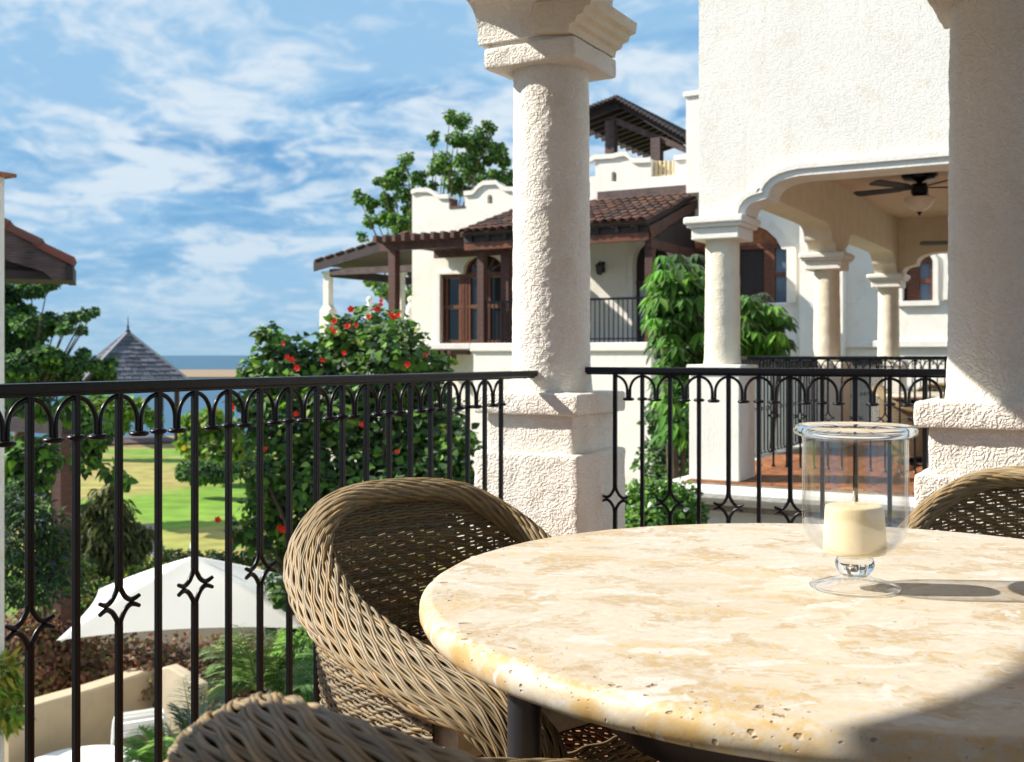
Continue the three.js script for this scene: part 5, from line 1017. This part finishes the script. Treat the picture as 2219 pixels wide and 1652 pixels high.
shrub('reddish_hedge', 'reddish brown hedge behind the curved cream garden wall', 14.6, [[-20, 1400, 80], [40, 1370, 60], [90, 1360, 56], [140, 1390, 60], [60, 1440, 80], [150, 1460, 80], [210, 1420, 60], [230, 1470, 80], [290, 1430, 60], [320, 1480, 80], [380, 1430, 60], [410, 1470, 70], [470, 1430, 60], [500, 1470, 70], [0, 1490, 80], [110, 1500, 70], [550, 1440, 70]], 13000, 0.085, G.red, LEAF.oval, { young: 0.25, youngPal: [[0.22, 0.19, 0.05], [0.26, 0.15, 0.07], ...G.olive], up: 0.4, cat: 'hedge' });
shrub('golden_plant', 'bright yellow-green plant at the bottom left corner', 9.2, [[-6, 1460, 40], [10, 1500, 36], [-10, 1540, 44], [25, 1545, 26]], 1500, 0.12, [...G.lime, ...G.yellow, ...G.fresh], LEAF.narrow, { up: 0.9 });
shrub('green_shrub', 'bright green leafy shrub right of the palms, behind the first wicker chair', 9.6, [[640, 1420, 44], [690, 1400, 50], [740, 1430, 54], [680, 1460, 54], [620, 1470, 40], [760, 1490, 56], [700, 1500, 60], [790, 1420, 50], [640, 1510, 50]], 4200, 0.085, [...G.fresh, ...G.mid, ...G.mid], LEAF.narrow, { up: 0.8 });
shrub('dark_undergrowth', 'dark green shrub in the shade under the hibiscus, right of the parasol', 12.6, [[640, 1260, 70], [700, 1310, 80], [630, 1340, 60], [760, 1290, 90], [840, 1300, 90], [690, 1380, 80]], 3600, 0.1, G.deep, LEAF.oval, {});
shrub('courtyard_shrub', 'green shrub with tiny white flowers in the courtyard below the far railing', 9.0, [[1385, 1080, 40], [1430, 1075, 44], [1475, 1085, 44], [1400, 1130, 56], [1460, 1140, 60], [1500, 1110, 34], [1370, 1120, 44]], 4600, 0.055, [...G.fresh, ...G.mid, ...G.mid], LEAF.oval, { young: 0.035, youngPal: [[0.8, 0.8, 0.75]] });
shrub('courtyard_bush', 'dark green bush beside the villa balcony wall, left of the hanging-leaf plant', 15.5, [[1440, 900, 50], [1470, 960, 60], [1430, 1000, 50], [1490, 1030, 56], [1440, 1060, 60]], 2600, 0.1, [...G.deep, ...G.mid], LEAF.oval, {});
// umbrella plants with hanging leaflets
function umbrellaPlant(label, Z, heads, seed, root) {
  reseed(seed);
  const t = plant('umbrella_plant', label, 'plant', null), list = [];
  for (const [px, py] of heads) {
    const back = rnd() < 0.35, c = pix(px, py, Z + (back ? rr(0.3, 0.9) : rr(-0.6, 0.3))), n = 8 + Math.floor(rnd() * 4), L = rr(0.17, 0.27), col0 = tint(back ? G.deep : [[0.06, 0.21, 0.012], [0.085, 0.27, 0.014], [0.05, 0.17, 0.012], [0.13, 0.31, 0.02], [0.04, 0.12, 0.014]]), lean = rdir().multiplyScalar(0.25);
    for (let k = 0; k < n; k++) { const a = k / n * 6.2832 + rr(-0.2, 0.2), out = new THREE.Vector3(Math.cos(a), 0, Math.sin(a)), dir = out.clone().multiplyScalar(rr(0.75, 1.1)).add(lean).add(new THREE.Vector3(0, -rr(0.5, 0.95), 0)), kk = rr(0.75, 1.3); list.push([leafMatrix(c.clone().addScaledVector(out, 0.03), dir, out.clone().add(new THREE.Vector3(0, 0.9, 0)), L * rr(0.7, 1.2)), col0.map((v) => v * kk)]); }
  }
  instances('foliage', LEAF.long, LEAFM, list, t);
  const b = onG(root[0], Z, GY0);
  for (let k = 0; k < 7; k++) { const h = heads[Math.floor(k * heads.length / 7)], c = pix(h[0], h[1], Z); mesh('stem', [sweep(curve([[b.x + rr(-0.15, 0.15), GY0, b.z + rr(-0.15, 0.15)], [b.x * 0.6 + c.x * 0.4, (GY0 + c.y) / 2, b.z * 0.6 + c.z * 0.4], c], 10), 0.03, 6)], M.bark, t); }
}
{
  const fill = (poly, n) => { const o = []; for (let i = 0; i < n; i++) { const [x0, x1, y0, y1] = poly[Math.floor(rnd() * poly.length)]; o.push([rr(x0, x1), rr(y0, y1)]); } return o; };
  reseed(7);
  umbrellaPlant('umbrella plant with bright hanging leaves left of the wing corner column', 13.2, fill([[1425, 1540, 550, 640], [1410, 1540, 600, 720], [1412, 1535, 680, 780], [1430, 1530, 760, 880], [1435, 1520, 860, 960], [1415, 1500, 640, 700]], 300), 71, [1475]);
  umbrellaPlant('umbrella plant with hanging leaves seen through the arcade, right of the wing corner column', 15.0, fill([[1570, 1660, 632, 700], [1600, 1705, 650, 740], [1570, 1700, 690, 770], [1560, 1640, 720, 800]], 170), 72, [1630]);
}
// palms with feathery fronds
function fronds(name, label, Z, base, specs, pal, seed, leafLen = 0.2, group) {
  reseed(seed);
  const t = plant(name, label, 'palm', group), list = [], b0 = pix(base[0], base[1], Z);
  for (const [px, py, sag] of specs) {
    const e = pix(px, py, Z + rr(-0.5, 0.5)), mid = b0.clone().lerp(e, 0.55).add(new THREE.Vector3(0, b0.distanceTo(e) * (sag ?? 0.22), 0)), pts = new THREE.QuadraticBezierCurve3(b0, mid, e).getPoints(34);
    mesh('rachis', [sweep(pts, (q) => 0.011 * (1 - 0.8 * q), 5)], std([0.2, 0.26, 0.06], 0.6), t);
    const col = tint(pal);
    for (let i = 4; i <= 34; i++) for (const s of [-1, 1]) {
      const T = pts[Math.min(i + 1, 34)].clone().sub(pts[i - 1]).normalize(), side = new THREE.Vector3().crossVectors(T, new THREE.Vector3(0, 1, 0)).normalize().multiplyScalar(s), f = i / 34, L = leafLen * (0.35 + 0.85 * Math.sin(Math.PI * Math.min(1, 0.12 + f * 0.86)));
      const k = rr(0.8, 1.25); list.push([leafMatrix(pts[i], side.clone().addScaledVector(T, 0.75).add(new THREE.Vector3(0, 0.16 - 0.45 * rnd(), 0)), new THREE.Vector3(0, 1, 0).addScaledVector(side, -0.3), L * rr(0.85, 1.1)), col.map((v) => v * k)]);
    }
  }
  instances('leaflets', LEAF.blade, LEAFM, list, t);
  mesh('trunk', [sweep([b0.clone().setY(Math.min(GY0, b0.y - 0.5)), b0], 0.07, 8)], M.bark, t);
}
fronds('feather_palm', 'bright green feathery palm in front of the parasol canopy', 9.6, [560, 1500], [[455, 1400], [470, 1440], [500, 1375, 0.1], [520, 1358, 0.05], [560, 1362, 0.05], [600, 1370, 0.1], [640, 1400], [665, 1430], [610, 1420], [490, 1480, 0.35], [455, 1500, 0.4], [660, 1490, 0.35], [540, 1420, 0.1], [585, 1450, 0.2]], [...G.fresh, ...G.lime, ...G.lime], 81, 0.23);
fronds('feather_palm', 'small feathery palm behind the wicker chair, right of the larger one', 8.8, [720, 1530], [[640, 1440], [680, 1410, 0.15], [720, 1390, 0.08], [760, 1400, 0.1], [790, 1430], [650, 1490, 0.35], [800, 1480, 0.3], [740, 1450, 0.1]], [...G.fresh, ...G.mid], 82, 0.2);
fronds('grey_fern', 'grey-green feathery fern in front of the parasol pole', 9.4, [425, 1640], [[395, 1470, 0.1], [420, 1460, 0.05], [450, 1475, 0.1], [480, 1500, 0.2], [380, 1530, 0.2], [490, 1540, 0.3], [410, 1540, 0.1], [450, 1560, 0.2]], G.grey, 83, 0.17);
fronds('garden_fern', 'green fern at the bottom edge below the slatted lounger', 9.0, [360, 1680], [[270, 1610], [300, 1580, 0.2], [330, 1570, 0.1], [370, 1560, 0.1], [410, 1580, 0.2], [430, 1610], [260, 1650, 0.3], [350, 1600, 0.1], [400, 1620], [300, 1630]], [...G.lime, ...G.fresh], 84, 0.2);
renderer.render(scene, camera);
